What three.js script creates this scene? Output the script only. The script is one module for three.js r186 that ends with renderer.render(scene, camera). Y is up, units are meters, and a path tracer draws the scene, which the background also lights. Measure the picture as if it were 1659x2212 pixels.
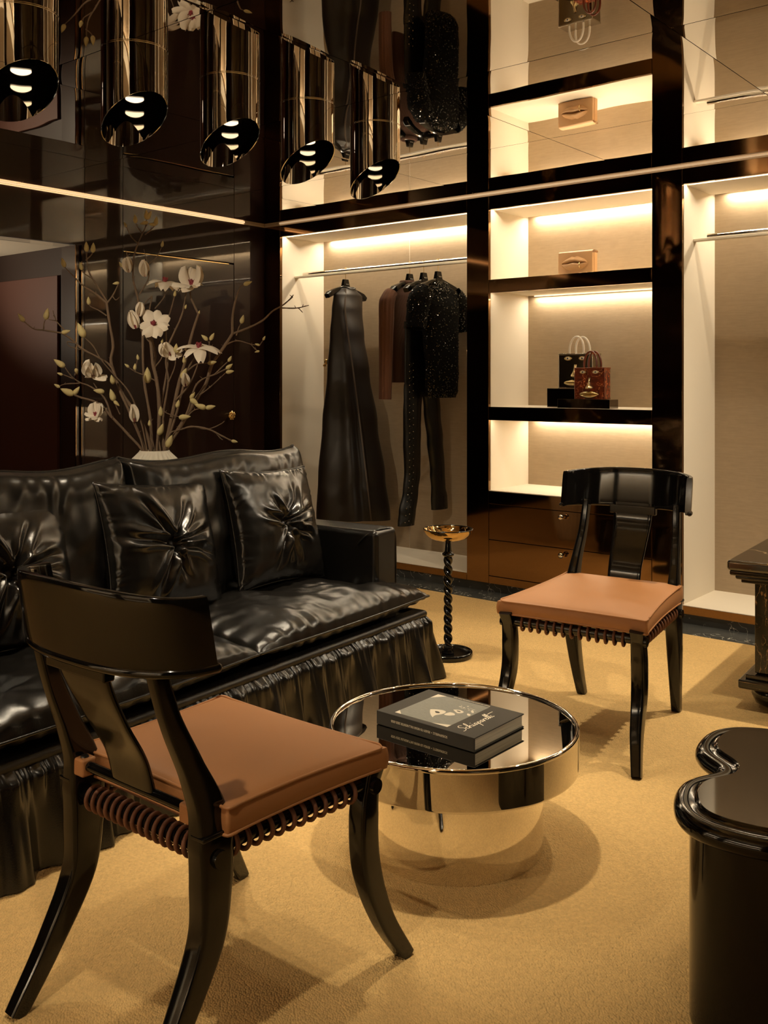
import * as THREE from 'three';
import { RoundedBoxGeometry } from 'three/addons/geometries/RoundedBoxGeometry.js';
import { mergeGeometries } from 'three/addons/utils/BufferGeometryUtils.js';
import { RectAreaLightUniformsLib } from 'three/addons/lights/RectAreaLightUniformsLib.js';

RectAreaLightUniformsLib.init();
const scene = new THREE.Scene();
scene.background = new THREE.Color(0x000000);

// ---------- camera (level, lens shifted down so that uprights stay upright) ----------
const FOCAL = 2101.4, YAW = 0.68515;
const camera = new THREE.PerspectiveCamera(2 * Math.atan(1106 / FOCAL) * 180 / Math.PI, 0.75, 0.05, 60);
camera.position.set(5.034, 1.25, 4.82);
camera.lookAt(5.034 - Math.sin(YAW), 1.25, 4.82 - Math.cos(YAW));
camera.setViewOffset(1659, 2212, 0, 286.4, 1659, 2212);

const renderer = new THREE.WebGLRenderer({ antialias: true });
renderer.toneMapping = THREE.LinearToneMapping;
renderer.toneMappingExposure = 1.0;
renderer.shadowMap.enabled = true;

// ---------- light levels ----------
const WARM = new THREE.Color().setRGB(1.0, 0.845, 0.615);
const AMBER = new THREE.Color().setRGB(1.0, 0.70, 0.42);
const LED_NICHE = 155, LED_SHELF = 108, LED_COVE = 60, SPOT_PENDANT = 3.8, SPOT_CEILING = 8;

// ---------- small helpers ----------
const V = (x, y, z) => new THREE.Vector3(x, y, z);
let seed = 7;
function rnd() { seed = (seed * 1664525 + 1013904223) >>> 0; return seed / 4294967296; }
const rr = (a, b) => a + (b - a) * rnd();
const clamp = (x, a, b) => Math.max(a, Math.min(b, x));
const sstep = (a, b, x) => { const t = clamp((x - a) / (b - a), 0, 1); return t * t * (3 - 2 * t); };
const lerp = (a, b, t) => a + (b - a) * t;

const taken = new Map();
function numbered(name) {
  const n = taken.get(name) || 0; taken.set(name, n + 1);
  return n ? `${name}_${String(n).padStart(3, '0')}` : name;
}
function tag(o, label, category, group) {
  o.userData.label = label; o.userData.category = category;
  if (group) o.userData.group = group;
  return o;
}
function thing(name, label, category, [x, y, z] = [0, 0, 0], turn = 0, group) {
  const o = new THREE.Group(); o.name = numbered(name); scene.add(o);
  o.position.set(x, y, z); o.rotation.y = turn;
  return tag(o, label, category, group);
}
function structure(name, [x, y, z] = [0, 0, 0]) {
  const o = new THREE.Group(); o.name = name; scene.add(o); o.position.set(x, y, z);
  o.userData.kind = 'structure'; return o;
}
function part(name, geo, mat, parent) {
  const g = Array.isArray(geo) ? merge(geo) : geo;
  const m = new THREE.Mesh(g, mat); m.name = name; m.castShadow = m.receiveShadow = true;
  (parent || scene).add(m); return m;
}
function merge(list) {
  const gs = list.map(g => {
    let h = g.index ? g.toNonIndexed() : g;
    for (const k of Object.keys(h.attributes)) if (!['position', 'normal', 'uv'].includes(k)) h.deleteAttribute(k);
    if (!h.attributes.uv) h.setAttribute('uv', new THREE.BufferAttribute(new Float32Array(h.attributes.position.count * 2), 2));
    return h;
  });
  return gs.length === 1 ? gs[0] : mergeGeometries(gs);
}
// box from corner to corner, uv in metres
function bx(x0, x1, y0, y1, z0, z1) {
  const w = Math.abs(x1 - x0), h = Math.abs(y1 - y0), d = Math.abs(z1 - z0);
  const g = new THREE.BoxGeometry(w, h, d), uv = g.attributes.uv;
  const s = [[d, h], [d, h], [w, d], [w, d], [w, h], [w, h]];
  for (let i = 0; i < 24; i++) uv.setXY(i, uv.getX(i) * s[i >> 2][0], uv.getY(i) * s[i >> 2][1]);
  g.translate((x0 + x1) / 2, (y0 + y1) / 2, (z0 + z1) / 2); return g;
}
function rb(x0, x1, y0, y1, z0, z1, r = 0.004, seg = 2) {
  const w = Math.abs(x1 - x0), h = Math.abs(y1 - y0), d = Math.abs(z1 - z0);
  const g = new RoundedBoxGeometry(w, h, d, seg, Math.min(r, w / 2.01, h / 2.01, d / 2.01));
  g.translate((x0 + x1) / 2, (y0 + y1) / 2, (z0 + z1) / 2); return g;
}
function cyl(x, y0, y1, z, r0, r1 = r0, seg = 40) {
  const g = new THREE.CylinderGeometry(r1, r0, y1 - y0, seg); g.translate(x, (y0 + y1) / 2, z); return g;
}
function rod(a, b, r, seg = 14) {
  const d = b.clone().sub(a), g = new THREE.CylinderGeometry(r, r, d.length(), seg);
  g.applyQuaternion(new THREE.Quaternion().setFromUnitVectors(V(0, 1, 0), d.clone().normalize()));
  g.translate((a.x + b.x) / 2, (a.y + b.y) / 2, (a.z + b.z) / 2); return g;
}
function lathe(pts, seg = 64) { return new THREE.LatheGeometry(pts.map(p => new THREE.Vector2(p[0], p[1])), seg); }
function ball(x, y, z, r, sx = 1, sy = 1, sz = 1, n = 20) {
  const g = new THREE.SphereGeometry(r, n, Math.round(n * 0.7)); g.scale(sx, sy, sz); g.translate(x, y, z); return g;
}
// grid surface; wrap joins the seams smoothly
function grid(nu, nv, fn, { su = 1, sv = 1, wrapU = false, wrapV = false, flip = false } = {}) {
  const pos = [], uv = [], idx = [];
  for (let j = 0; j <= nv; j++) for (let i = 0; i <= nu; i++) {
    const p = fn(i / nu, j / nv); pos.push(p[0], p[1], p[2]); uv.push(i / nu * su, j / nv * sv);
  }
  for (let j = 0; j < nv; j++) for (let i = 0; i < nu; i++) {
    const a = j * (nu + 1) + i, b = a + 1, c = a + nu + 1, d = c + 1;
    flip ? idx.push(a, c, b, b, c, d) : idx.push(a, b, c, b, d, c);
  }
  const g = new THREE.BufferGeometry();
  g.setAttribute('position', new THREE.Float32BufferAttribute(pos, 3));
  g.setAttribute('uv', new THREE.Float32BufferAttribute(uv, 2));
  g.setIndex(idx); g.computeVertexNormals();
  const n = g.attributes.normal;
  const join = (a, b) => {
    const v = V(n.getX(a) + n.getX(b), n.getY(a) + n.getY(b), n.getZ(a) + n.getZ(b)).normalize();
    n.setXYZ(a, v.x, v.y, v.z); n.setXYZ(b, v.x, v.y, v.z);
  };
  if (wrapU) for (let j = 0; j <= nv; j++) join(j * (nu + 1), j * (nu + 1) + nu);
  if (wrapV) for (let i = 0; i <= nu; i++) join(i, nv * (nu + 1) + i);
  return g;
}
// round sweep along points with a radius at each point
function sweep(points, radii, { sides = 10, steps = 0, closed = false, cap = true } = {}) {
  const curve = new THREE.CatmullRomCurve3(points, closed, 'centripetal');
  const n = steps || Math.max(6, points.length * 4), fr = curve.computeFrenetFrames(n, closed), P = curve.getPoints(n);
  const R = t => { if (typeof radii === 'number') return radii; const f = t * (radii.length - 1), i = Math.min(radii.length - 2, Math.floor(f)); return lerp(radii[i], radii[i + 1], f - i); };
  const body = grid(sides, n, (u, v) => {
    const k = Math.round(v * n), a = u * Math.PI * 2, r = R(v), N = fr.normals[k], B = fr.binormals[k], p = P[k];
    const c = Math.cos(a) * r, s = Math.sin(a) * r;
    return [p.x + N.x * c + B.x * s, p.y + N.y * c + B.y * s, p.z + N.z * c + B.z * s];
  }, { wrapU: true, wrapV: closed, su: 0.05, sv: curve.getLength() });
  if (closed || !cap) return body;
  const e = [P[0], P[n]].map((p, i) => ball(p.x, p.y, p.z, R(i) * 0.99, 1, 1, 1, 8));
  return merge([body, ...e]);
}
// sweep of a rounded rectangle: w across the fixed axis, d along the other
function sweepRect(points, ws, ds, across = V(1, 0, 0), steps = 40) {
  const curve = new THREE.CatmullRomCurve3(points, false, 'centripetal'), P = curve.getPoints(steps), L = curve.getLength();
  const at = (a, t) => { const f = t * (a.length - 1), i = Math.min(a.length - 2, Math.floor(f)); return lerp(a[i], a[i + 1], f - i); };
  const ring = [];
  for (let k = 0; k < 24; k++) { const a = k / 24 * Math.PI * 2, c = Math.cos(a), s = Math.sin(a), e = 0.36; ring.push([Math.sign(c) * Math.abs(c) ** e, Math.sign(s) * Math.abs(s) ** e]); }
  const frame = k => {
    const t = P[Math.min(steps, k + 1)].clone().sub(P[Math.max(0, k - 1)]).normalize();
    const A = across.clone().addScaledVector(t, -across.dot(t)).normalize(), B = t.clone().cross(A); return [A, B];
  };
  const pt = (u, v) => {
    const k = Math.round(v * steps), [A, B] = frame(k), q = ring[Math.round(u * 24) % 24], w = at(ws, v) / 2 * q[0], d = at(ds, v) / 2 * q[1], p = P[k];
    return [p.x + A.x * w + B.x * d, p.y + A.y * w + B.y * d, p.z + A.z * w + B.z * d];
  };
  const body = grid(24, steps, pt, { wrapU: true, su: 0.15, sv: L });
  const cap = v => grid(24, 1, (u, w) => { const a = pt(u, v), c = P[Math.round(v * steps)]; return [lerp(c.x, a[0], w), lerp(c.y, a[1], w), lerp(c.z, a[2], w)]; });
  return merge([body, cap(0), cap(1)]);
}

// ---------- noise and textures ----------
function hash(x, y, s) { let h = (x * 374761393 + y * 668265263 + s * 2147483647) | 0; h = Math.imul(h ^ (h >>> 13), 1274126177); h ^= h >>> 16; return (h >>> 0) / 4294967296; }
function vn(x, y, per, s) {   // value noise that repeats after per cells
  const xi = Math.floor(x), yi = Math.floor(y), fx = x - xi, fy = y - yi, u = fx * fx * (3 - 2 * fx), v = fy * fy * (3 - 2 * fy);
  const m = k => ((k % per) + per) % per;
  return lerp(lerp(hash(m(xi), m(yi), s), hash(m(xi + 1), m(yi), s), u), lerp(hash(m(xi), m(yi + 1), s), hash(m(xi + 1), m(yi + 1), s), u), v);
}
function fbm(u, v, base, oct, s) { let a = 0, w = 0.5, p = base, t = 0; for (let i = 0; i < oct; i++) { a += w * vn(u * p, v * p, p, s + i * 17); t += w; w *= 0.5; p *= 2; } return a / t; }
const n2 = (x, y, s = 3) => vn(x + 512, y + 512, 4096, s) * 2 - 1;
function tex(size, fn, { srgb = false, rep = [1, 1] } = {}) {
  const d = new Uint8Array(size * size * 4);
  for (let j = 0; j < size; j++) for (let i = 0; i < size; i++) {
    const c = fn(i / size, j / size), o = (j * size + i) * 4;
    const q = typeof c === 'number' ? [c, c, c] : c;
    d[o] = clamp(q[0], 0, 1) * 255; d[o + 1] = clamp(q[1], 0, 1) * 255; d[o + 2] = clamp(q[2], 0, 1) * 255; d[o + 3] = 255;
  }
  const t = new THREE.DataTexture(d, size, size); t.wrapS = t.wrapT = THREE.RepeatWrapping;
  t.magFilter = THREE.LinearFilter; t.minFilter = THREE.LinearMipmapLinearFilter; t.generateMipmaps = true;
  if (srgb) t.colorSpace = THREE.SRGBColorSpace;
  t.repeat.set(rep[0], rep[1]); t.needsUpdate = true; return t;
}
const lin = (r, g, b) => new THREE.Color().setRGB(r, g, b);
const std = o => new THREE.MeshStandardMaterial(o);
const phys = o => new THREE.MeshPhysicalMaterial(o);

// looped pile carpet: rows of tiny loops, worn unevenly
const loop = (u, v) => {   // rounded loops on a jittered lattice, rows set aslant
  const N = 140, x = u * N, y = v * N, xi = Math.floor(x), yi = Math.floor(y); let best = 9;
  for (let j = -1; j <= 1; j++) for (let i = -1; i <= 1; i++) {
    const cx = ((xi + i) % N + N) % N, cy = ((yi + j) % N + N) % N, dx = xi + i + 0.5 + 0.45 * (hash(cx, cy, 1) - 0.5) * 2 - x, dy = yi + j + 0.5 + 0.45 * (hash(cx, cy, 2) - 0.5) * 2 - y;
    best = Math.min(best, (dx + dy) ** 2 * 0.9 + (dx - dy) ** 2 * 0.42);
  }
  return Math.max(0, 1 - best * 1.25);
};
const tCarpetBump = tex(1024, (u, v) => 0.62 * loop(u, v) + 0.38 * fbm(u, v, 110, 3, 5), { rep: [1 / 0.75, 1 / 0.75] });
const tCarpet = tex(1024, (u, v) => {
  const f = 0.86 + 0.13 * fbm(u, v, 120, 3, 21) + 0.03 * (fbm(u, v, 9, 3, 33) - 0.5);
  return [0.89 * f, 0.735 * f, 0.475 * f];
}, { srgb: true, rep: [1 / 0.75, 1 / 0.75] });
const tLinen = tex(512, (u, v) => 0.5 * fbm(u, v, 128, 2, 3) + 0.25 * Math.abs(Math.sin(u * Math.PI * 128)) + 0.25 * Math.abs(Math.sin(v * Math.PI * 128)), { rep: [4, 4] });
const tWeave = tex(512, (u, v) => 0.6 * vn(u * 24, v * 190, 760, 4) + 0.4 * fbm(u, v, 64, 2, 8), { rep: [2.2, 2.2] });
const tTaupe = tex(512, (u, v) => { const f = 0.95 + 0.045 * vn(u * 16, v * 170, 680, 14) + 0.03 * fbm(u, v, 40, 3, 2); return [0.665 * f, 0.59 * f, 0.49 * f]; }, { srgb: true, rep: [1.3, 1.3] });
const tGrain = tex(512, (u, v) => { const a = fbm(u, v, 60, 3, 11); return 0.4 + 0.6 * Math.abs(a - 0.5) * 2; }, { rep: [7, 7] });
const vein = (x, w) => 1 - sstep(0, w, Math.abs(x));
// dark grey border marble with white flecks of vein
const tGreyMarble = tex(1024, (u, v) => {
  const wob = fbm(u, v, 6, 4, 41), a = fbm(u, v, 9, 5, 51) - 0.5, m = sstep(0.52, 0.66, fbm(u, v, 5, 3, 61));
  const k = vein(a, 0.012) * m, b = 0.25 + 0.12 * wob;
  return [b + k * 0.6, b * 1.0 + k * 0.58, b * 0.96 + k * 0.53];
}, { srgb: true, rep: [1.4, 1.4] });
// near-black marble with gold and rust veins
const tGoldMarble = tex(1024, (u, v) => {
  const a = fbm(u + 0.0, v, 5, 5, 71) - 0.5, c = fbm(u, v, 8, 5, 81) - 0.5, m = sstep(0.42, 0.6, fbm(u, v, 4, 3, 91)), b = 0.035 + 0.035 * fbm(u, v, 30, 3, 95);
  const g = vein(a, 0.03) * m, r = vein(c, 0.016) * 0.9;
  return [b + g * 0.58 + r * 0.33, b * 0.9 + g * 0.46 + r * 0.19, b * 0.8 + g * 0.30 + r * 0.12];
}, { srgb: true, rep: [1.1, 1.1] });
const tRib = tex(256, (u, v) => 0.5 + 0.5 * Math.sin(u * Math.PI * 2 * 16) * (0.85 + 0.15 * Math.sin(v * Math.PI * 60)), { rep: [14, 6] });

const M = {
  carpet: std({ map: tCarpet, roughness: 1, bumpMap: tCarpetBump, bumpScale: 0.0034 }),
  greyMarble: std({ map: tGreyMarble, roughness: 0.22 }),
  goldMarble: phys({ map: tGoldMarble, roughness: 0.16, clearcoat: 0.4, clearcoatRoughness: 0.1 }),
  tableTop: phys({ map: tGoldMarble, roughness: 0.12, ior: 2.2 }),
  plinth: std({ color: lin(0.012, 0.011, 0.010), roughness: 0.3 }),
  lacquer: phys({ color: lin(0.020, 0.009, 0.006), roughness: 0.38, specularIntensity: 0.22, clearcoat: 1, clearcoatRoughness: 0.03 }),
  bronze: std({ color: lin(0.22, 0.13, 0.066), metalness: 1, roughness: 0.05 }),
  linen: std({ color: lin(0.80, 0.725, 0.60), roughness: 0.95, bumpMap: tLinen, bumpScale: 0.0004 }),
  taupe: std({ map: tTaupe, roughness: 0.95, bumpMap: tWeave, bumpScale: 0.0002 }),
  mirror: std({ color: lin(0.80, 0.745, 0.67), metalness: 1, roughness: 0.012 }),
  chrome: std({ color: lin(0.86, 0.82, 0.76), metalness: 1, roughness: 0.03 }),
  pendantChrome: std({ color: lin(0.80, 0.75, 0.68), metalness: 1, roughness: 0.02 }),
  blackGlass: std({ color: lin(0.62, 0.585, 0.53), metalness: 1, roughness: 0.008 }),
  black: phys({ color: lin(0.004, 0.0035, 0.003), roughness: 0.09, ior: 1.52 }),
  gloss: phys({ color: lin(0.004, 0.0035, 0.003), roughness: 0.05, ior: 2.0 }),
  leather: phys({ color: lin(0.0075, 0.0065, 0.0055), roughness: 0.24, ior: 1.52, bumpMap: tGrain, bumpScale: 0.00025 }),
  pillowLeather: phys({ color: lin(0.0075, 0.0065, 0.0055), roughness: 0.20, ior: 1.58, bumpMap: tGrain, bumpScale: 0.00025 }),
  cognac: phys({ color: lin(0.40, 0.176, 0.064), roughness: 0.5, bumpMap: tGrain, bumpScale: 0.0002 }),
  cord: std({ color: lin(0.16, 0.062, 0.030), roughness: 0.6 }),
  gold: std({ color: lin(0.86, 0.62, 0.28), metalness: 1, roughness: 0.16 }),
  paleGold: std({ color: lin(0.90, 0.74, 0.42), metalness: 1, roughness: 0.22 }),
  bowlGold: std({ color: lin(0.56, 0.39, 0.18), metalness: 1, roughness: 0.06 }),
  led: std({ color: lin(0.9, 0.8, 0.65), emissive: WARM, emissiveIntensity: 1.3, roughness: 0.6 }),
  cove: std({ color: lin(0.9, 0.8, 0.65), emissive: lin(1, 0.66, 0.36), emissiveIntensity: 0.95, roughness: 0.6 }),
  coveSoft: std({ color: lin(0.9, 0.8, 0.65), emissive: lin(1, 0.66, 0.38), emissiveIntensity: 0.42, roughness: 0.6 }),
  lampDisc: std({ color: lin(1, 0.95, 0.85), emissive: lin(1, 0.86, 0.66), emissiveIntensity: 3, roughness: 0.5 }),
  plaster: std({ color: lin(0.58, 0.50, 0.40), roughness: 0.9 }),
  redWood: phys({ color: lin(0.060, 0.021, 0.013), roughness: 0.55, specularIntensity: 0.35 }),
  darkWood: phys({ color: lin(0.020, 0.010, 0.007), roughness: 0.5, specularIntensity: 0.3 }),
  porcelain: std({ color: lin(0.66, 0.62, 0.53), roughness: 0.5 }),
  bark: std({ color: lin(0.16, 0.105, 0.065), roughness: 0.9, bumpMap: tGrain, bumpScale: 0.002 }),
  bud: std({ color: lin(0.50, 0.42, 0.20), roughness: 0.85 }),
  petal: phys({ color: lin(0.80, 0.72, 0.60), roughness: 0.7, side: THREE.DoubleSide, transmission: 0.12, thickness: 0 }),
  stamen: std({ color: lin(0.24, 0.035, 0.045), roughness: 0.8 }),
  satin: phys({ color: lin(0.014, 0.0095, 0.0065), roughness: 0.42, ior: 1.5, side: THREE.DoubleSide }),
  sweater: std({ color: lin(0.17, 0.078, 0.046), roughness: 0.95, bumpMap: tRib, bumpScale: 0.004, side: THREE.DoubleSide }),
  trouser: phys({ color: lin(0.006, 0.006, 0.005), roughness: 0.26, ior: 1.5, bumpMap: tGrain, bumpScale: 0.0005, side: THREE.DoubleSide }),
  wool: phys({ color: lin(0.005, 0.0045, 0.004), roughness: 1, specularIntensity: 0.2, side: THREE.DoubleSide }),
  sequin: std({ color: lin(0.085, 0.08, 0.07), metalness: 1, roughness: 0.12 }),
  painted_highlight: std({ color: lin(0.085, 0.062, 0.045), roughness: 0.5 }),  // lighter satin tone: the lit edge of the dress fold, put into colour
  white: std({ color: lin(0.8, 0.76, 0.68), roughness: 0.5 }),
  bookCloth: std({ color: lin(0.026, 0.021, 0.014), roughness: 0.7, bumpMap: tLinen, bumpScale: 0.0002 }),
  paper: std({ color: lin(0.50, 0.45, 0.37), roughness: 0.9 }),
};

// a lamp strip: glowing bar plus an area light of the same size just below it
function strip(parent, x0, x1, y, z, w, power, color, mat, ax = 'x') {
  const g = ax === 'x' ? bx(x0, x1, y, y + 0.006, z - w / 2, z + w / 2) : bx(z - w / 2, z + w / 2, y, y + 0.006, x0, x1);
  const m = part('led_strip', g, mat, parent);
  const l = new THREE.RectAreaLight(color, power, ax === 'x' ? x1 - x0 : w, ax === 'x' ? w : x1 - x0);
  l.name = 'led_light'; l.position.set(ax === 'x' ? (x0 + x1) / 2 : z, y - 0.002, ax === 'x' ? z : (x0 + x1) / 2);
  l.rotation.x = -Math.PI / 2; parent.add(l); return m;
}
function spot(parent, pos, target, power, angle, pen, size, color = WARM) {
  const l = new THREE.SpotLight(color, power, 0, angle, pen, 2); l.name = 'spot_light';
  l.position.copy(pos); l.target.position.copy(target); l.castShadow = true; l.shadow.radius = size; l.shadow.mapSize.set(1024, 1024); l.shadow.bias = -0.0005;
  parent.add(l); l.target.updateMatrixWorld(); return l;   // the aim is given in the room's own coordinates
}

// ================= THE ROOM =================
const H = 2.342, DEPTH = -0.45, RX = 6.4, RZ = 6.3;
const X = { a: 0.154, b: 1.734, c: 1.89, d: 2.902, e: 3.066, f: 4.65, g: 4.81, h: 6.24 };   // edges of the bays in the back wall

{ // floor: dark marble slab; its border shows along the back wall
  const o = structure('floor');
  part('floor_slab', bx(-1.6, RX + 0.15, -0.12, -0.006, -0.6, RZ + 0.15), M.plinth, o);
  for (let k = 0; k < 7; k++) part('marble_tile', bx(k * 0.915 + 0.001, k * 0.915 + 0.914, -0.006, 0, -0.02, 0.188), M.greyMarble, o);
}
{
  const o = part('carpet', bx(0, RX, -0.006, 0.001, 0.188, RZ), M.carpet);
  tag(o, 'ochre yellow looped wool carpet covering the floor', 'carpet');
}

// ---- back wall: dark glossy piers, header and plinth between open bays ----
{
  const o = structure('wall_back');
  part('wall_backing', bx(-0.1, RX + 0.1, 0, 2.6, -0.62, -0.5), M.plinth, o);
  for (const [x0, x1] of [[0, X.a], [X.b, X.c], [X.d, X.e], [X.f, X.g], [X.h, RX]]) {
    part('pier_panel', rb(x0 + 0.0008, x1 - 0.0008, 0.052, 2.328, -0.022, 0, 0.0012, 1), M.bronze, o);
    part('pier_core', bx(x0 + 0.014, x1 - 0.014, 0, 2.342, -0.5, -0.022), M.plinth, o);
  }
  for (const [x0, x1] of [[X.a, X.b], [X.c, X.d], [X.e, X.f], [X.g, X.h]])
    part('header_panel', rb(x0 + 0.0008, x1 - 0.0008, 2.249, 2.328, -0.022, 0, 0.0012, 1), M.bronze, o);
  part('plinth', bx(0, RX, 0, 0.052, -0.2, -0.02), M.greyMarble, o);
  for (const [x0, x1] of [[X.a, X.b], [X.e, X.f]]) part('bay_kerb', rb(x0 + 0.0008, x1 - 0.0008, 0.052, 0.093, -0.03, 0, 0.0012, 1), M.bronze, o);
  strip(o, X.a, X.h, 2.3365, 0.005, 0.010, LED_COVE * 0.008, AMBER, M.coveSoft);
  part('cove_back', bx(0, RX, 2.328, H, -0.022, -0.001), M.plaster, o);
}

function bayShell(o, x0, x1, y0, y1, ledFrom) {   // lining of one open bay; light strips at the back and behind the header
  const t = 0.014, z1 = -0.022;
  part('back_panel', bx(x0, x1, y0, y1, DEPTH - 0.02, DEPTH), M.taupe, o);
  part('side_panel', bx(x0 - t, x0, y0, y1, DEPTH, z1), M.linen, o);
  part('side_panel', bx(x1, x1 + t, y0, y1, DEPTH, z1), M.linen, o);
}
function hangingBay(x0, x1, label, seam) {
  const o = thing('wardrobe_bay', label, 'wardrobe', [x0, 0, 0]);
  const w = x1 - x0;
  bayShell(o, 0.0, w, 0.093, 2.272);
  part('ceiling_panel', [bx(0, w, 2.252, 2.264, -0.40, -0.060), bx(0, w, 2.272, 2.30, DEPTH, -0.022)], M.linen, o);
  part('floor_panel', bx(0, w, 0.08, 0.096, DEPTH, -0.003), M.linen, o);
  if (seam) part('panel_joint', bx(seam - x0 - 0.0012, seam - x0 + 0.0012, 0.097, 2.262, DEPTH - 0.001, DEPTH + 0.0015), M.plaster, o);
  strip(o, 0.075, w - 0.02, 2.262, -0.425, 0.014, LED_NICHE, WARM, M.led);
  strip(o, 0.02, w - 0.02, 2.264, -0.040, 0.010, LED_NICHE * 0.55, WARM, M.led);
  // rail: flat bar with a polished tube lying on it
  part('rail_bar', rb(0, w, 1.972, 1.984, -0.185, -0.145, 0.002, 1), M.linen, o);
  part('rail_tube', rod(V(0.07, 1.995, -0.165), V(w, 1.995, -0.165), 0.0125, 20), M.chrome, o);
  return o;
}
hangingBay(X.a, X.b, 'lit beige wardrobe bay with rail holding four hanging garments', 0.955);
hangingBay(X.e, X.f, 'lit beige wardrobe bay with empty rail behind the black marble table');

// ---- shelf bay with two drawers ----
{
  const o = thing('shelf_unit', 'lit beige display shelves above two dark glossy drawers', 'shelving', [X.c, 0, 0]);
  const w = X.d - X.c;
  bayShell(o, 0, w, 0.598, 2.272);
  part('ceiling_panel', [bx(0, w, 2.252, 2.264, -0.40, -0.060), bx(0, w, 2.272, 2.30, DEPTH, -0.022)], M.linen, o);
  strip(o, 0.06, w - 0.02, 2.262, -0.425, 0.014, LED_NICHE, WARM, M.led);
  strip(o, 0.02, w - 0.02, 2.264, -0.040, 0.010, LED_NICHE * 0.5, WARM, M.led);
  for (const [y0, y1] of [[1.758, 1.836], [1.011, 1.089]]) {
    const s = part('shelf', bx(0, w, y0 + 0.012, y1 - 0.004, DEPTH, -0.022), M.linen, o);
    part('shelf_front', rb(0.001, w - 0.001, y0, y1, -0.022, 0, 0.0012, 1), M.bronze, s);
    part('shelf_top', bx(0, w, y1 - 0.004, y1, DEPTH, -0.022), M.linen, s);
    strip(s, 0.06, w - 0.02, y0 + 0.003, -0.425, 0.012, LED_SHELF, WARM, M.led);
    strip(s, 0.02, w - 0.02, y0 + 0.006, -0.030, 0.006, LED_SHELF * 0.55, WARM, M.led);
  }
  part('base_top', bx(0, w, 0.58, 0.598, DEPTH, -0.004), M.linen, o);
  part('base_rail', rb(0.001, w - 0.001, 0.519, 0.594, -0.022, 0, 0.0012, 1), M.bronze, o);
  part('carcass', bx(0.01, w - 0.01, 0.06, 0.58, DEPTH, -0.024), M.plinth, o);
  for (const [y0, y1] of [[0.311, 0.516], [0.098, 0.308]]) {
    const d = part('drawer', rb(0.002, w - 0.002, y0, y1, -0.022, 0, 0.0012, 1), M.bronze, o);
    const yk = (y0 + y1) / 2 + 0.072, kg = [rod(V(w / 2 - 0.012, yk, 0), V(w / 2 - 0.012, yk, 0.016), 0.007), ball(w / 2 - 0.012, yk, 0.029, 0.0165)];
    part('knob', kg, M.chrome, d);
  }
  part('kick_rail', rb(0.001, w - 0.001, 0.052, 0.095, -0.022, 0, 0.0012, 1), M.bronze, o);
}
// fourth bay, out of the picture on the right: a plain lit bay like the others
hangingBay(X.g, X.h, 'lit empty wardrobe bay at the right end of the back wall');

// ---- left wall: glossy brown panels, a door without frame, an opening to a corridor ----
{
  const o = structure('wall_left');
  const p = (z0, z1, y0, y1) => part('wall_panel', rb(-0.025, 0, y0, y1, z0 + 0.001, z1 - 0.001, 0.0015, 1), M.lacquer, o);
  p(0.0, 0.29, 0.0, 2.328); p(0.29, 1.20, 2.050, 2.328); p(1.20, 1.47, 0, 2.328); p(1.47, 4.4, 2.045, 2.328); p(4.4, RZ, 0, 2.328);
  part('wall_core', [bx(-0.16, -0.026, 0, 2.36, -0.5, 0.29), bx(-0.16, -0.026, 2.047, 2.36, 0.29, 1.20), bx(-0.16, -0.026, 0, 2.36, 1.20, 1.47), bx(-0.16, -0.026, 2.045, 2.36, 1.47, 4.4), bx(-0.16, -0.026, 0, 2.36, 4.4, RZ + 0.1)], M.plinth, o);
  // jamb of the opening, stepped, with two thin polished edges
  part('jamb', [bx(-0.16, 0, 0, 2.045, 1.472, 1.492), bx(-0.16, -0.012, 0, 2.045, 1.492, 1.522)], M.lacquer, o);
  part('jamb_edge', [bx(-0.004, 0.003, 0, 2.045, 1.490, 1.494), bx(-0.016, -0.008, 0, 2.045, 1.520, 1.525)], M.bronze, o);
  strip(o, 0.20, 4.4, 2.3365, 0.005, 0.010, LED_COVE * 0.10, AMBER, M.cove, 'z');
  part('cove_back', bx(-0.025, -0.001, 2.328, H, 0, RZ), M.plaster, o);
}
{
  const o = structure('door_1');
  const leaf = part('door_leaf', rb(-0.024, 0.0, 0.006, 2.038, 0.294, 1.197, 0.0015, 1), M.lacquer, o);
  part('painted_gap_light', bx(-0.02, 0.0015, 2.0375, 2.0415, 0.34, 1.195), M.gold, leaf);  // gold bar drawn as the line of light in the gap above the door
  const k = [rod(V(0, 1.005, 0.345), V(0.02, 1.005, 0.345), 0.016, 20), ball(0.045, 1.005, 0.345, 0.022, 0.7, 1.1, 1)];
  for (let i = 0; i < 7; i++) { const a = i / 7 * Math.PI * 2; k.push(ball(0.04, 1.005 + Math.cos(a) * 0.022, 0.345 + Math.sin(a) * 0.02, 0.012, 0.8, 1, 1, 10)); }
  for (let i = 0; i < 4; i++) k.push(ball(0.056, 1.005 + Math.cos(i * 1.57 + 0.6) * 0.011, 0.345 + Math.sin(i * 1.57 + 0.6) * 0.010, 0.009, 0.8, 1, 1, 8));
  part('door_knob', k, M.gold, leaf);
}
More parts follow.
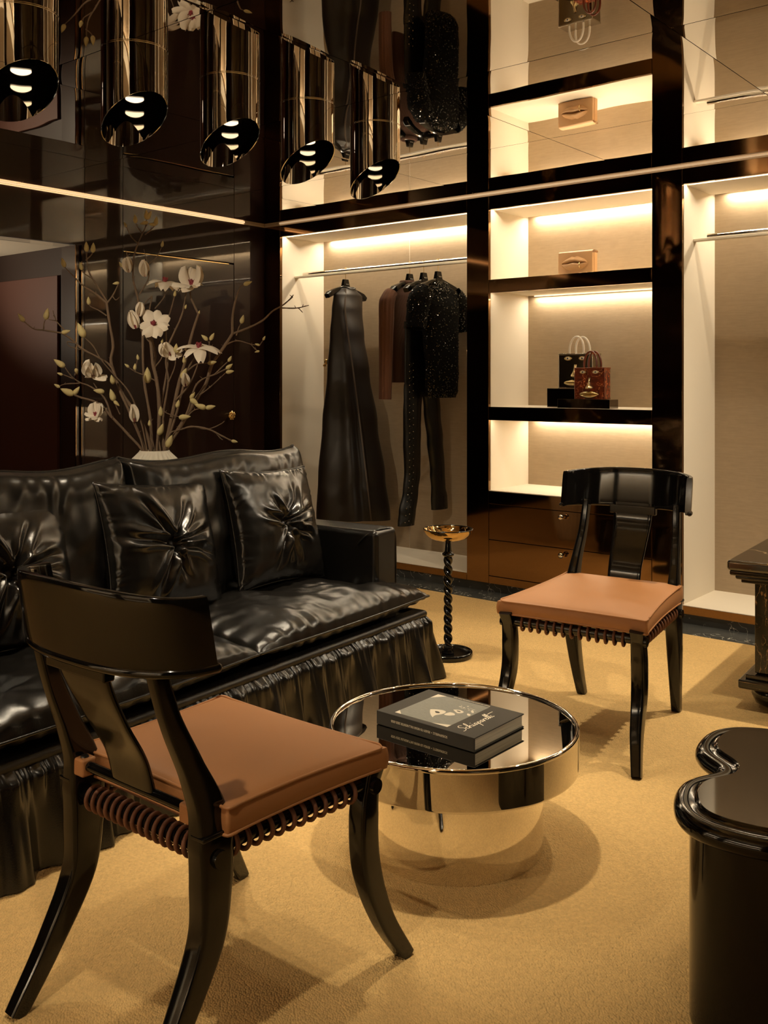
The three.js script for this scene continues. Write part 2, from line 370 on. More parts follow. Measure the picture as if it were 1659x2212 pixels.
{ // corridor beyond the opening
  const o = structure('wall_corridor');
  part('side_wall', bx(-1.5, -0.16, 0, 2.045, 1.50, 1.522), M.darkWood, o);
  part('far_side_wall', bx(-1.5, -0.16, 0, 2.045, 4.4, 4.45), M.darkWood, o);
  part('end_wall', bx(-1.6, -1.5, 0, 2.1, 1.4, 4.5), M.redWood, o);
  part('corridor_ceiling', bx(-1.6, -0.03, 2.045, 2.14, 1.47, 4.45), M.plaster, o);
  const d = structure('door_2');
  part('door_leaf', rb(-0.84, -0.18, 0, 1.875, 1.522, 1.540, 0.002, 1), M.redWood, d);
  const l = thing('added_corridor_lamp', 'unseen round lamp added on the corridor end wall to brighten the corridor', 'lamp', [-1.42, 1.45, 3.1]);  // unseen lamp, added to brighten the corridor ceiling
  part('lamp_shade', ball(0, 0, 0, 0.08, 1, 1, 1, 24), M.lampDisc, l); part('bracket', rod(V(-0.09, 0, 0), V(-0.06, 0, 0), 0.02), M.chrome, l);
  spot(l, V(0.02, 0.10, -0.02), V(-0.42, 2.045, 1.85), 17, 0.5, 0.9, 3);
}

// ---- ceiling: bronze mirror panels, slightly bowed, with narrow open joints ----
{
  const o = structure('ceiling');
  part('ceiling_slab', bx(-0.1, RX + 0.1, H + 0.012, H + 0.1, -0.5, RZ + 0.1), M.plinth, o);
  part('joint_lining', bx(0, RX, H + 0.006, H + 0.012, 0, RZ), M.plaster, o);
  const xs = [0, 0.84, 1.83, 2.82, 3.81, 4.80, 5.79, RX], zs = [0, 0.93, 1.915, 2.915, 3.915, 4.915, 5.915, RZ];
  for (let i = 0; i + 1 < xs.length; i++) for (let j = 0; j + 1 < zs.length; j++) {
    const g = 0.0016, x0 = xs[i] + g, x1 = xs[i + 1] - g, z0 = zs[j] + g, z1 = zs[j + 1] - g, s = i * 7 + j * 3, n = 40;
    const a = 0.00022, f = (x, z) => {
      const e = Math.min(x - x0, x1 - x, z - z0, z1 - z);
      return a * (n2(x * 3.1 + s, z * 3.1, s) + 0.5 * n2(x * 6.3, z * 6.3 + s, s + 1)) + 0.00022 * Math.exp(-e / 0.03);
    };
    const face = grid(n, n, (u, v) => { const k = t => 0.5 - 0.5 * Math.cos(Math.PI * t), x = lerp(x0, x1, k(u)), z = lerp(z0, z1, k(v)); return [x, H + f(x, z), z]; });
    const back = bx(x0, x1, H + 0.0028, H + 0.006, z0, z1);
    part('ceiling_panel', [face, back], M.mirror, o);
  }
}
// ---- the two sides of the room behind the camera ----
{
  const o = structure('wall_right');
  part('wall_face', bx(RX, RX + 0.15, 0, H + 0.1, -0.5, RZ + 0.15), M.lacquer, o);
  const f = structure('wall_front');
  part('wall_face', bx(-0.15, 1.2, 0, H + 0.1, RZ, RZ + 0.15), M.lacquer, f);
  part('wall_face', bx(2.9, 3.3, 0, H + 0.1, RZ, RZ + 0.15), M.lacquer, f);
  part('wall_face', bx(5.0, RX + 0.15, 0, H + 0.1, RZ, RZ + 0.15), M.lacquer, f);
  part('wall_face', bx(1.2, 2.9, 2.25, H + 0.1, RZ, RZ + 0.15), M.lacquer, f);
  part('wall_face', bx(3.3, 5.0, 2.25, H + 0.1, RZ, RZ + 0.15), M.lacquer, f);
  part('wall_outer', bx(-0.15, RX + 0.15, 0, H + 0.1, RZ + 0.62, RZ + 0.7), M.plinth, f);
}
for (const [x0, x1, lb] of [[1.2, 2.9, 'lit beige alcove in the wall opposite the sofa end'], [3.3, 5.0, 'lit beige alcove in the wall behind the camera']]) {
  const o = thing('alcove', lb, 'alcove', [x0, 0, RZ]);
  const w = x1 - x0;
  part('back_panel', bx(0, w, 0, 2.26, 0.45, 0.47), M.taupe, o);
  part('side_panel', bx(-0.014, 0, 0, 2.26, 0.0, 0.45), M.linen, o); part('side_panel', bx(w, w + 0.014, 0, 2.26, 0.0, 0.45), M.linen, o);
  part('ceiling_panel', bx(0, w, 2.25, 2.28, 0, 0.45), M.linen, o); part('floor_panel', bx(0, w, 0, 0.09, 0, 0.45), M.linen, o);
  part('shelf', bx(0, w, 1.10, 1.14, 0.02, 0.45), M.linen, o);
  strip(o, 0.03, w - 0.03, 2.24, 0.40, 0.02, LED_NICHE, WARM, M.led);
  strip(o, 0.03, w - 0.03, 1.092, 0.40, 0.02, LED_NICHE, WARM, M.led);
}

// ---- pendants: polished tubes cut aslant, opening turned to the room ----
const PENDANT_LABELS = [
  'polished tube pendant lamp cut off by the left edge of the picture', 'polished tube pendant lamp second from the left edge', 'polished tube pendant lamp in the middle of the row of five',
  'polished tube pendant lamp second from the right end of the row', 'polished tube pendant lamp at the right end, nearest the hanging garments'];
function pendant(x, z, label, dir = 1, power = SPOT_PENDANT) {
  const o = thing('pendant_lamp', label, 'lamp', [x, H, z], 0, 'row of tube pendants');
  const R = 0.108, cut = a => -0.228 + 0.66 * R * Math.cos(a) * dir;
  part('tube', grid(72, 8, (u, v) => { const a = u * Math.PI * 2; return [Math.cos(a) * R, v * cut(a), Math.sin(a) * R]; }, { wrapU: true, flip: false }), M.pendantChrome, o);
  part('tube_lining', grid(72, 8, (u, v) => { const a = u * Math.PI * 2; return [Math.cos(a) * (R - 0.003), v * cut(a), Math.sin(a) * (R - 0.003)]; }, { wrapU: true, flip: true }), M.pendantChrome, o);
  part('rim', grid(72, 1, (u, v) => { const a = u * Math.PI * 2, r = R - 0.003 * v; return [Math.cos(a) * r, cut(a), Math.sin(a) * r]; }, {}), M.chrome, o);
  part('seam_ring', (() => { const t = new THREE.TorusGeometry(R, 0.0012, 6, 72); t.rotateX(Math.PI / 2); t.translate(0, -0.002, 0); return t; })(), M.chrome, o);
  const d = part('lamp_holder', cyl(0, -0.045, -0.004, 0, R - 0.004, R - 0.004, 40), M.black, o);
  part('lamp_disc', cyl(0, -0.049, -0.045, 0, 0.030, 0.030, 28), M.lampDisc, d);
  spot(o, V(0, -0.056, 0), V(x + 0.35 * dir, 0, z), power, 0.62, 0.55, 1.4);
}
[3.25, 2.84, 2.42, 2.01, 1.59].forEach((z, i) => pendant(2.345, z, PENDANT_LABELS[i]));
// recessed lamps above and beside the picture; back-corner and sofa ones added as fill
for (const [x, z, p, an, tx, ty, tz, lb] of [[4.12, 1.72, 0.70, 0.85, 3.4, 0, 1.3, 'recessed ceiling lamp above the black marble table'], [3.95, 4.25, 0.60, 0.40, 3.45, 0, 3.35, 'recessed ceiling lamp behind the nearer chair'],
  [4.30, 0.85, 1.75, 0.85, 3.1, 0, 0.75, 'added ceiling fill lamp in the back right corner, brightening the back carpet'], [3.53, 2.70, 0.95, 0.43, 3.52, 0, 2.66, 'recessed ceiling lamp straight above the round mirror table'], [2.15, 3.75, 1.5, 0.34, 1.35, 1.25, 2.0, 'added ceiling fill lamp over the left part of the sofa, brightening the branches']]) {
  const o = thing('ceiling_lamp', lb, 'lamp', [x, H, z]);
  part('trim_ring', lathe([[0.034, 0.0], [0.034, -0.004], [0.046, -0.004], [0.048, 0.0], [0.034, 0.0]], 40), M.chrome, o);
  part('lamp_disc', cyl(0, -0.003, 0.0, 0, 0.034, 0.034, 32), M.lampDisc, o);
  spot(o, V(0, -0.008, 0), V(tx, ty, tz), SPOT_CEILING * p, an, 0.8, 1.2);
}

// ================= FURNITURE =================
// ---- sofa: two seats, loose leather cushions, gathered skirt. Local: x=0 at the front of the skirt, z=0 at its right end, z grows to the left
const SOFA = { at: [2.654, 0, 1.509], turn: 0.0813 }, sofaLen = 2.15;
// loose cushion: rectangle footprint given by corners in u,v; knife edge with piping halfway up
function knifeCushion(foot, y, up, down, seedN, wr, n = 90) {
  const prof = t => Math.max(0, 1 - Math.abs(t) ** 3.2);
  const top = (sgn, amp) => grid(n, n, (u, v) => {
    const a = u * 2 - 1, b = v * 2 - 1, [x, z] = foot(u, v), p = Math.pow(prof(a) * prof(b), 0.42);
    const e = Math.min(1 - Math.abs(a), 1 - Math.abs(b));
    const fold = sgn > 0 ? wr * p * (0.55 * n2(x * 5 + seedN, z * 7, 5) + 0.35 * n2(x * 11, z * 16 + seedN, 6) + 0.22 * n2(x * 30 + z * 8, z * 30, 8)) : 0;
    const edge = wr * 0.8 * Math.exp(-e / 0.10) * Math.sin((Math.abs(a) > Math.abs(b) ? z : x) * 95 + 3 * n2(x * 9, z * 9, 4)) * Math.min(1, e / 0.03) * (0.4 + 0.6 * n2(x * 6 + 3, z * 6, 12));
    return [x, y + sgn * (amp * p) + fold + edge * 0.7, z];
  }, { su: 1, sv: 1, flip: sgn > 0 });
  return merge([top(1, up), top(-1, down)]);
}
function footPiping(foot, y, r, n = 40) {
  const pts = [];
  for (let i = 0; i < n; i++) { const [x, z] = foot(i / n, 0); pts.push(V(x, y, z)); }
  for (let i = 0; i < n; i++) { const [x, z] = foot(1, i / n); pts.push(V(x, y, z)); }
  for (let i = 0; i < n; i++) { const [x, z] = foot(1 - i / n, 1); pts.push(V(x, y, z)); }
  for (let i = 0; i < n; i++) { const [x, z] = foot(0, 1 - i / n); pts.push(V(x, y, z)); }
  return sweep(pts, r, { closed: true, steps: pts.length * 2, sides: 7 });
}
// soft padded block: box whose faces swell and crease
function softBox(x0, x1, y0, y1, z0, z1, swell, r, wr, sd, seg = 40, lean = 0) {
  const w = x1 - x0, h = y1 - y0, d = z1 - z0, g = new RoundedBoxGeometry(w, h, d, seg, r), p = g.attributes.position;
  for (let i = 0; i < p.count; i++) {
    let x = p.getX(i), y = p.getY(i), z = p.getZ(i); const a = x / w * 2, b = y / h * 2, c = z / d * 2;
    const q = t => Math.max(0, 1 - t * t);
    const f = swell;
    const wn = wr * (n2(x * 9 + sd, y * 9 + z * 9, 31) + 0.5 * n2(z * 22 + sd, y * 22 + x * 9, 32));
    x += Math.sign(a) * (f * q(b) * q(c) + wn) * Math.abs(a) ** 6; y += Math.sign(b) * (f * q(a) * q(c) + wn) * Math.abs(b) ** 6; z += Math.sign(c) * (f * 0.6 * q(a) * q(b) + wn) * Math.abs(c) ** 6;
    x -= lean * (b * 0.5 + 0.5);
    p.setXYZ(i, x + (x0 + x1) / 2, y + (y0 + y1) / 2, z + (z0 + z1) / 2);
  }
  const uvs = g.attributes.uv; for (let i = 0; i < p.count; i++) uvs.setXY(i, p.getZ(i) + p.getX(i), p.getY(i) + p.getX(i) * 0.5);
  g.computeVertexNormals(); return g;
}
{
  const o = thing('sofa', 'long black leather two-seat sofa with gathered skirt', 'sofa', SOFA.at, SOFA.turn);
  // frame
  part('frame', [rb(-0.90, -0.075, 0.05, 0.275, 0.065, sofaLen - 0.065, 0.02), rb(-0.93, -0.80, 0.05, 0.78, 0.03, sofaLen - 0.03, 0.05, 4)], M.leather, o);
  part('skirt_band', rb(-0.12, -0.050, 0.258, 0.288, 0.046, sofaLen - 0.046, 0.014, 4), M.leather, o);
  part('skirt_band', rb(-0.93, -0.06, 0.258, 0.288, 0.044, 0.085, 0.014, 4), M.leather, o);
  // skirt along front and both ends: gathers at the top that open into folds
  const r = 0.07, L1 = 0.85, L2 = sofaLen, per = L1 * 2 + L2;
  const path = s => {   // s from the back of the right end, round the front, to the back of the left end
    if (s < L1 - r) return [-L1 + s, 0, 0, -1];
    if (s < L1 + r) { const a = (s - (L1 - r)) / (2 * r) * Math.PI / 2; return [-r + Math.sin(a) * r, r - Math.cos(a) * r, Math.sin(a), -Math.cos(a)]; }
    if (s < L1 + L2 - r) return [0, s - L1, 1, 0];
    if (s < L1 + L2 + r) { const a = (s - (L1 + L2 - r)) / (2 * r) * Math.PI / 2; return [-r + Math.cos(a) * r, L2 - r + Math.sin(a) * r, Math.cos(a), Math.sin(a)]; }
    return [-(s - L1 - L2), L2, 0, 1];
  };
  const NS = 1500;
  part('skirt', grid(NS, 30, (u, v) => {
    const s = u * per, [x, z, nx, nz] = path(s), t = v;   // t=0 at the top
    const big = 0.55 * Math.sin(s * 46 + 2.6 * n2(s * 6, 1.3, 40)) + 0.45 * Math.sin(s * 27 + 2.2 * n2(s * 4, 7.3, 41)) + 0.35 * n2(s * 40, 0.2 + t * 0.6, 44);
    const fine = Math.sin(s * 190 + 3.5 * n2(s * 18, 2.2, 42)) * 0.7 + n2(s * 160, 1, 43) * 0.5;
    const ruffle = 0.007 * Math.exp(-t / 0.16) * fine * sstep(0, 0.04, t);
    const pinch = 0.011 * sstep(0.02, 0.10, t) * (1 - sstep(0.10, 0.45, t)) * Math.max(0, Math.sin(s * 70 + 4 * n2(s * 8, 3, 45)));
    const off = -0.058 + 0.02 * sstep(0, 0.12, t) + 0.048 * t + big * (0.004 + 0.028 * sstep(0.05, 1, t)) + ruffle + pinch;
    const slide = 0.006 * t * n2(s * 30, t * 2, 46);
    return [x + nx * off - nz * slide, lerp(0.272, 0.006, t), z + nz * off + nx * slide];
  }, { su: per, sv: 0.3 }), M.leather, o);
  // seats: the right and left ones reach round the front of the arms
  const seat = (z0, z1, zb0, zb1) => (u, v) => {
    const x = lerp(-0.66, -0.068, u), k = sstep(-0.235, -0.19, x), bow = 0.012 * Math.sin(Math.PI * v) * sstep(0.8, 1, u);
    return [x + bow, lerp(lerp(zb0, z0, k), lerp(zb1, z1, k), v)];
  };
  const s1 = seat(0.012, 1.066, 0.165, 1.066), s2 = seat(1.070, sofaLen - 0.012, 1.070, sofaLen - 0.165);
  for (const [f, sd, zz] of [[s1, 3.1, 0], [s2, 9.4, 1]]) {
    const c = part('seat_cushion', knifeCushion(f, 0.338, 0.092, 0.052, sd, 0.016), M.leather, o);
    part('piping', footPiping(f, 0.338, 0.0048), M.leather, c);
  }
  // back cushions: thick, knife-edged, upright; the top sags a little between its corners
  for (const [z0, z1, sd] of [[0.130, 1.128, 2.2], [1.134, sofaLen - 0.130, 6.6]]) {
    const pr = t => Math.max(0, 1 - Math.abs(t) ** 6), zc = (z0 + z1) / 2, hw = (z1 - z0) / 2;
    const edge = (a, b) => {   // a along z, b up
      const ear = 0.012 * Math.max(0, b) * Math.abs(a) ** 8, sag = 0.010 * Math.max(0, b) * Math.sin(a * 5 + sd);
      return [zc + a * hw * (1 - 0.012 * (1 - b * b)), lerp(0.36, 0.946, (b + 1) / 2) + ear + sag, -0.70 + 0.03 * (1 - b) - 0.012 * b];
    };
    const face = sg => grid(90, 70, (u, v) => {
      const a = u * 2 - 1, b = v * 2 - 1, [z, y, x] = edge(a, b), p = Math.pow(pr(a) * pr(b), 0.30), e = Math.min(1 - Math.abs(a), 1 - Math.abs(b));
      const low = 0.006 * n2(a * 3 + sd, b * 3, 101) + 0.004 * n2(a * 9 + sd, b * 5, 102);
      const pleat = 0.006 * Math.exp(-(1 - b) / 0.35) * Math.sin(a * 46 + b * 6 + 5 * n2(a * 5 + sd, b * 2, 103)) * (0.4 + 0.6 * n2(a * 4, b * 3 + sd, 104));
      return [x + sg * (0.115 * p + Math.min(1, e / 0.05) * (low + pleat)), y, z];
    }, { su: 1, sv: 0.6, flip: sg > 0 });
    const c = part('back_cushion', merge([face(1), face(-1)]), M.leather, o), q = [];
    for (let i = 0; i < 40; i++) q.push(edge(-1 + i / 20, -1)); for (let i = 0; i < 24; i++) q.push(edge(1, -1 + i / 12));
    for (let i = 0; i < 40; i++) q.push(edge(1 - i / 20, 1)); for (let i = 0; i < 24; i++) q.push(edge(-1, 1 - i / 12));
    part('piping', sweep(q.map(([z, y, x]) => V(x, y, z)), 0.0048, { closed: true, steps: 320, sides: 7 }), M.leather, c);
  }
  // arms
  for (const [z0, z1, sg] of [[0.0, 0.155, 1], [sofaLen - 0.155, sofaLen, -1]]) {
    const a = part('arm', softBox(-0.88, -0.24, 0.24, 0.612, z0, z1, 0.012, 0.022, 0.003, sg * 4.4, 24), M.leather, o);
    const zo = sg > 0 ? z0 : z1, zi = sg > 0 ? z1 : z0;
    part('piping', sweep([V(-0.243, 0.30, zo + sg * 0.007), V(-0.242, 0.50, zo + sg * 0.005), V(-0.246, 0.596, zo + sg * 0.012), V(-0.250, 0.612, lerp(zo, zi, 0.3)), V(-0.262, 0.612, lerp(zo, zi, 0.8)), V(-0.290, 0.594, zi - sg * 0.001), V(-0.330, 0.556, zi + sg * 0.003)], 0.0042, { steps: 50, sides: 7 }), M.leather, a);
  }
}

// ---- leather pillows, one deep button each with folds running out from it ----
function pillow(label, [x, y, z], turn, lean, roll, sd, w = 0.268, h = 0.240) {
  const o = thing('throw_pillow', label, 'pillow', [x, y, z], turn, 'button pillows on the sofa');
  const inner = new THREE.Group(); 
  const q = new THREE.Quaternion().setFromEuler(new THREE.Euler(0, 0, lean)).multiply(new THREE.Quaternion().setFromEuler(new THREE.Euler(roll, 0, 0)));
  // local: face looks along +x, width along z, height along y
  const edge = (a, b) => { const s = 1 - 0.075 * (1 - b * b) * Math.abs(a) ** 3, t = 1 - 0.075 * (1 - a * a) * Math.abs(b) ** 3; return [a * s * w, b * t * h]; };
  const spokes = [0.30, 0.95, 2.15, 2.9, 3.5, 4.45, 5.2].map((t, i) => [t + 0.25 * (hash(i, 3, sd * 10 | 0) - 0.5), 0.6 + 0.5 * hash(i, 5, sd * 10 | 0), 0.5 + 0.5 * hash(i, 9, sd * 10 | 0)]);
  const side = sg => grid(130, 130, (u, v) => {
    const a = u * 2 - 1, b = v * 2 - 1, [zz, yy] = edge(a, b), rad = Math.hypot(a, b), th = Math.atan2(b, a);
    let t = 0.088 * Math.pow(Math.max(0, (1 - a * a) * (1 - b * b)), 0.42);
    const e = Math.min(1 - Math.abs(a), 1 - Math.abs(b));
    if (sg > 0) {
      t -= 0.047 * Math.exp(-((rad / 0.13) ** 1.25));
      let f = 0;
      for (const [ta, len, am] of spokes) {
        let dth = th - (ta > Math.PI ? ta - 2 * Math.PI : ta); dth = Math.atan2(Math.sin(dth), Math.cos(dth));
        const across = rad * Math.sin(dth) + 0.03 * n2(rad * 4 + ta * 3, sd, 60), along = rad * Math.cos(dth);
        if (along > 0) { const wdt = 0.035 + 0.05 * along; f += am * (-Math.exp(-((across / wdt) ** 2)) + 0.75 * Math.exp(-(((Math.abs(across) - wdt * 1.7) / (wdt * 0.9)) ** 2))) * sstep(0.0, 0.1, along) * (1 - sstep(0.35 * len, 1.05 * len, along)); }
      }
      t += 0.019 * f * Math.min(1, e / 0.1);
    }
    t += Math.min(1, e / 0.08) * (0.005 * n2(a * 2.4 + sd, b * 2.4, 50) + 0.0014 * n2(a * 7 + sd, b * 7, 51));
    t += 0.0035 * Math.exp(-e / 0.07) * Math.min(1, e / 0.03) * Math.sin((Math.abs(a) > Math.abs(b) ? b : a) * 34 + 4 * n2(a * 5, b * 5 + sd, 52));
    return [sg * t, yy, zz];
  }, { su: 0.5, sv: 0.5, flip: sg < 0 });
  const turnGeo = g => { g.applyQuaternion(q); return g; };
  const c = part('cover', turnGeo(merge([side(1), side(-1)])), M.pillowLeather, o);
  const pts = []; const N = 24;
  for (let i = 0; i < N; i++) { const [zz, yy] = edge(-1 + 2 * i / N, -1); pts.push(V(0, yy, zz)); }
  for (let i = 0; i < N; i++) { const [zz, yy] = edge(1, -1 + 2 * i / N); pts.push(V(0, yy, zz)); }
  for (let i = 0; i < N; i++) { const [zz, yy] = edge(1 - 2 * i / N, 1); pts.push(V(0, yy, zz)); }
  for (let i = 0; i < N; i++) { const [zz, yy] = edge(-1, 1 - 2 * i / N); pts.push(V(0, yy, zz)); }
  part('piping', turnGeo(sweep(pts, 0.0042, { closed: true, steps: 200, sides: 7 })), M.pillowLeather, o);
  part('button', turnGeo(ball(0.046, 0, 0, 0.0145, 0.6, 1, 1, 18)), M.pillowLeather, o);
}
pillow('black leather button pillow cut off by the left edge of the picture', [2.215, 0.640, 3.25], 0.10, 0.30, -0.05, 4.7);
pillow('black leather button pillow in the middle of the sofa', [2.195, 0.648, 2.615], 0.13, 0.28, -0.07, 1.3);
pillow('black leather button pillow next to the sofa arm', [2.165, 0.652, 2.02], 0.12, 0.26, -0.05, 8.1);

// ---- klismos chairs ----
const loopGeo = (() => { const g = new THREE.TorusGeometry(0.0205, 0.0046, 8, 22); g.scale(1, 1.08, 1); return g; })();
function onFloor(m) { const p = m.geometry.attributes.position; for (let i = 0; i < p.count; i++) if (p.getY(i) < 0.0005) p.setY(i, 0.0005); }
function chair(label, at, turn, P) {
  const o = thing('klismos_chair', label, 'chair', at, turn, 'pair of black chairs');
  const { fz, rz, ff, rf, te, tb, top } = P, fx = 0.233, rx = 0.200;
  for (const s of [-1, 1]) {
    const leg = part('front_leg', sweepRect([V(s * (fx + 0.002), 0.437, fz + 0.020), V(s * fx, 0.40, fz + 0.006), V(s * fx, 0.33, fz - 0.004), V(s * (fx + 0.002), 0.22, fz + 0.002), V(s * (fx + 0.012), 0.10, lerp(fz, ff, 0.42)), V(s * P.ffx, 0.0, ff)],
      [0.046, 0.044, 0.046, 0.045, 0.038, 0.031], [0.050, 0.046, 0.056, 0.056, 0.044, 0.034]), M.black, o); onFloor(leg);
    part('peg', (() => { const g = cyl(0, 0, 0.009, 0, 0.017, 0.0155, 28); g.rotateZ(-s * Math.PI / 2); g.translate(s * (fx + 0.021), 0.395, fz + 0.006); return g; })(), M.black, leg);
    const rl = part('rear_leg', sweepRect([V(s * P.rfx, 0.0, rf), V(s * lerp(rx, P.rfx, 0.45), 0.11, lerp(rz, rf, 0.5)), V(s * rx, 0.24, rz - 0.004), V(s * rx, 0.33, rz + 0.006), V(s * rx, 0.41, rz + 0.006), V(s * 0.198, 0.47, rz - 0.002), V(s * 0.194, 0.55, lerp(rz, tb, 0.22)), V(s * 0.186, 0.65, lerp(rz, tb, 0.50)), V(s * 0.180, top - 0.115, lerp(rz, tb, 0.70))],
      [0.034, 0.040, 0.048, 0.050, 0.048, 0.040, 0.032, 0.028, 0.026], [0.036, 0.046, 0.062, 0.074, 0.082, 0.066, 0.046, 0.036, 0.034], V(1, 0, 0), 64), M.black, o); onFloor(rl);
    part('peg', (() => { const g = cyl(0, 0, 0.009, 0, 0.017, 0.0155, 28); g.rotateZ(-s * Math.PI / 2); g.translate(s * (rx + 0.023), 0.385, rz + 0.004); return g; })(), M.black, rl);
    part('ledge', rb(s > 0 ? rx - 0.01 : -rx - 0.027, s > 0 ? rx + 0.027 : -rx + 0.01, 0.424, 0.433, rz - 0.034, rz + 0.052, 0.003), M.black, rl);
  }
  // rails wrapped with cord
  const yR = 0.398;
  const rails = [[V(-fx, yR, fz), V(fx, yR, fz), 13], [V(-rx, yR, rz), V(rx, yR, rz), 15], [V(fx, yR, fz), V(rx, yR, rz), 12], [V(-fx, yR, fz), V(-rx, yR, rz), 12]];
  for (const [a, b, n] of rails) {
    const r = part('seat_rail', rod(a, b, 0.0165, 16), M.black, o), d = b.clone().sub(a), len = d.length(), u = d.clone().normalize();
    const q = new THREE.Quaternion().setFromUnitVectors(V(0, 0, 1), u), m0 = 0.036;
    for (let i = 0; i < n; i++) {
      const c = part('cord_loop', loopGeo, M.cord, r); c.position.copy(a.clone().addScaledVector(u, m0 + (len - 2 * m0) * (i + 0.5) / n)); c.position.y -= 0.004; c.quaternion.copy(q);
      c.rotateY(0.10);
    }
  }
  part('seat_webbing', rb(-0.21, 0.21, 0.412, 0.421, rz + 0.03, fz - 0.01, 0.003), M.cord, o);
  // bar behind the cushion with leather tabs
  const bz = rz - 0.012, yb = 0.462;
  part('back_bar', rod(V(-0.185, yb, bz), V(0.185, yb, bz), 0.0105, 16), M.black, o);
  for (const s of [-1, 1]) {
    const t = part('strap_tab', rb(s * 0.168 - 0.017, s * 0.168 + 0.017, yb - 0.020, yb + 0.016, bz - 0.017, bz + 0.017, 0.005), M.cognac, o);
    part('rivet', cyl(s * 0.168, yb + 0.016, yb + 0.0185, bz, 0.009, 0.008, 20), M.plinth, t);
  }
  // splat
  part('splat', sweepRect([V(0, yb - 0.006, rz - 0.012), V(0, 0.53, lerp(rz, tb, 0.22)), V(0, 0.61, lerp(rz, tb, 0.52)), V(0, 0.69, lerp(rz, tb, 0.78)), V(0, top - 0.12, tb + 0.016)], [0.128, 0.130, 0.138, 0.150, 0.160], [0.014, 0.013, 0.013, 0.014, 0.016]), M.black, o);
  part('splat_shoulder', rb(-0.092, 0.092, top - 0.162, top - 0.128, tb + 0.004, tb + 0.030, 0.004), M.black, o);
  // curved tablet: section swept round a flattened arc
  const y0 = top - 0.137, plan = (a, off) => {
    const hw = 0.246, dp = te - tb, e = 0.80, sx = Math.sin(a), cx = Math.cos(a);
    const x = hw * Math.sign(sx) * Math.abs(sx) ** e, z = te - dp * Math.abs(cx) ** e;
    const nx = Math.sign(sx) * Math.abs(sx) ** (2 - e) / hw, nz = -(Math.abs(cx) ** (2 - e)) / dp, l = Math.hypot(nx, nz) || 1;
    return [x + nx / l * off, z + nz / l * off];
  };
  const A = 1.50, sec = [];
  for (let k = 0; k < 40; k++) { const t = k / 40 * Math.PI * 2, c = Math.cos(t), s = Math.sin(t), e = 0.28; sec.push([Math.sign(c) * Math.abs(c) ** e * 0.0105, Math.sign(s) * Math.abs(s) ** e * 0.5 + 0.5]); }
  const tabPt = (u, v) => {
    const a = lerp(-A, A, v), [th, yy] = sec[Math.round(u * 40) % 40], hh = 0.137 + 0.016 * Math.cos(a) ** 2;
    const [x, z] = plan(a, th); return [x, y0 + yy * hh, z - 0.026 * yy];
  };
  const cap = v => grid(40, 1, (u, w) => { const p = tabPt(u, v), c = [0, 0, 0]; for (let k = 0; k < 40; k += 10) { const q = tabPt(k / 40, v); c[0] += q[0] / 4; c[1] += q[1] / 4; c[2] += q[2] / 4; } return [lerp(c[0], p[0], w), lerp(c[1], p[1], w), lerp(c[2], p[2], w)]; });
  const tab = part('backrest', merge([grid(40, 70, tabPt, { wrapU: true, su: 0.3, sv: 0.6 }), cap(0), cap(1)]), M.black, o);
  const bead = []; for (let i = 0; i <= 40; i++) { const [x, z] = plan(lerp(-A, A, i / 40), 0.007); bead.push(V(x, y0 + 0.006, z)); }
  part('bead', sweep(bead, 0.0088, { steps: 100, sides: 10 }), M.black, tab);
  // cushion: boxed, piped top and bottom edge
  const cz0 = P.cb, cz1 = P.cf, foot = (u, v) => { const z = lerp(cz0, cz1, v), hw = lerp(P.cbw, P.cfw, v); const bow = 0.010 * Math.sin(Math.PI * v) * (u * 2 - 1) ** 3, bf = 0.012 * Math.sin(Math.PI * u) * (v * 2 - 1) ** 3; return [(u * 2 - 1) * hw - bow, z - bf * 0.6]; };
  const yc0 = 0.424, yc1 = 0.468, pf = t => Math.max(0, 1 - Math.abs(t) ** 4), rise = (u, v) => P.tilt * (1 - v);
  const topG = grid(50, 50, (u, v) => { const [x, z] = foot(u, v), p = Math.pow(pf(u * 2 - 1) * pf(v * 2 - 1), 0.55); return [x, yc1 + 0.017 * p + rise(u, v) + 0.0022 * p * n2(x * 9, z * 9, 70), z]; }, { su: 0.5, sv: 0.5, flip: true });
  const bot = grid(20, 20, (u, v) => { const [x, z] = foot(u, v); return [x, yc0, z]; }, {});
  const rim = []; for (let i = 0; i < 200; i++) { const t = i / 200 * 4, k = Math.floor(t), f = t - k; rim.push(k === 0 ? foot(f, 0).concat(0) : k === 1 ? foot(1, f).concat(f) : k === 2 ? foot(1 - f, 1).concat(1) : foot(0, 1 - f).concat(1 - f)); }
  const sideG = grid(200, 8, (u, v) => { const q = rim[Math.round(u * 200) % 200], b = 0.004 * Math.sin(Math.PI * v), cl = Math.hypot(q[0], q[1]); return [q[0] * (1 + b / cl), lerp(yc0, yc1 + P.tilt * (1 - q[2]), v), q[1] * (1 + b / cl)]; }, { wrapU: true, flip: true, su: 2, sv: 0.05 });
  const cu = part('seat_cushion', merge([topG, bot, sideG]), M.cognac, o);
  const pipe = (yy, up) => sweep(rim.filter((_, i) => i % 4 === 0).map(q => V(q[0], yy + (up ? P.tilt * (1 - q[2]) : 0), q[1])), 0.0032, { closed: true, steps: 200, sides: 7 });
  part('piping', [pipe(yc1 + 0.001, true), pipe(yc0 + 0.002, false)], M.cognac, cu);
}
chair('black lacquer klismos chair with tan cushion nearest the camera, seen from behind', [3.47, 0.001, 3.455], Math.PI,
  { fz: 0.200, rz: -0.200, ff: 0.302, rf: -0.345, ffx: 0.262, rfx: 0.205, te: -0.205, tb: -0.352, top: 0.872, cb: -0.185, cf: 0.238, cbw: 0.236, cfw: 0.262, tilt: 0.006 });
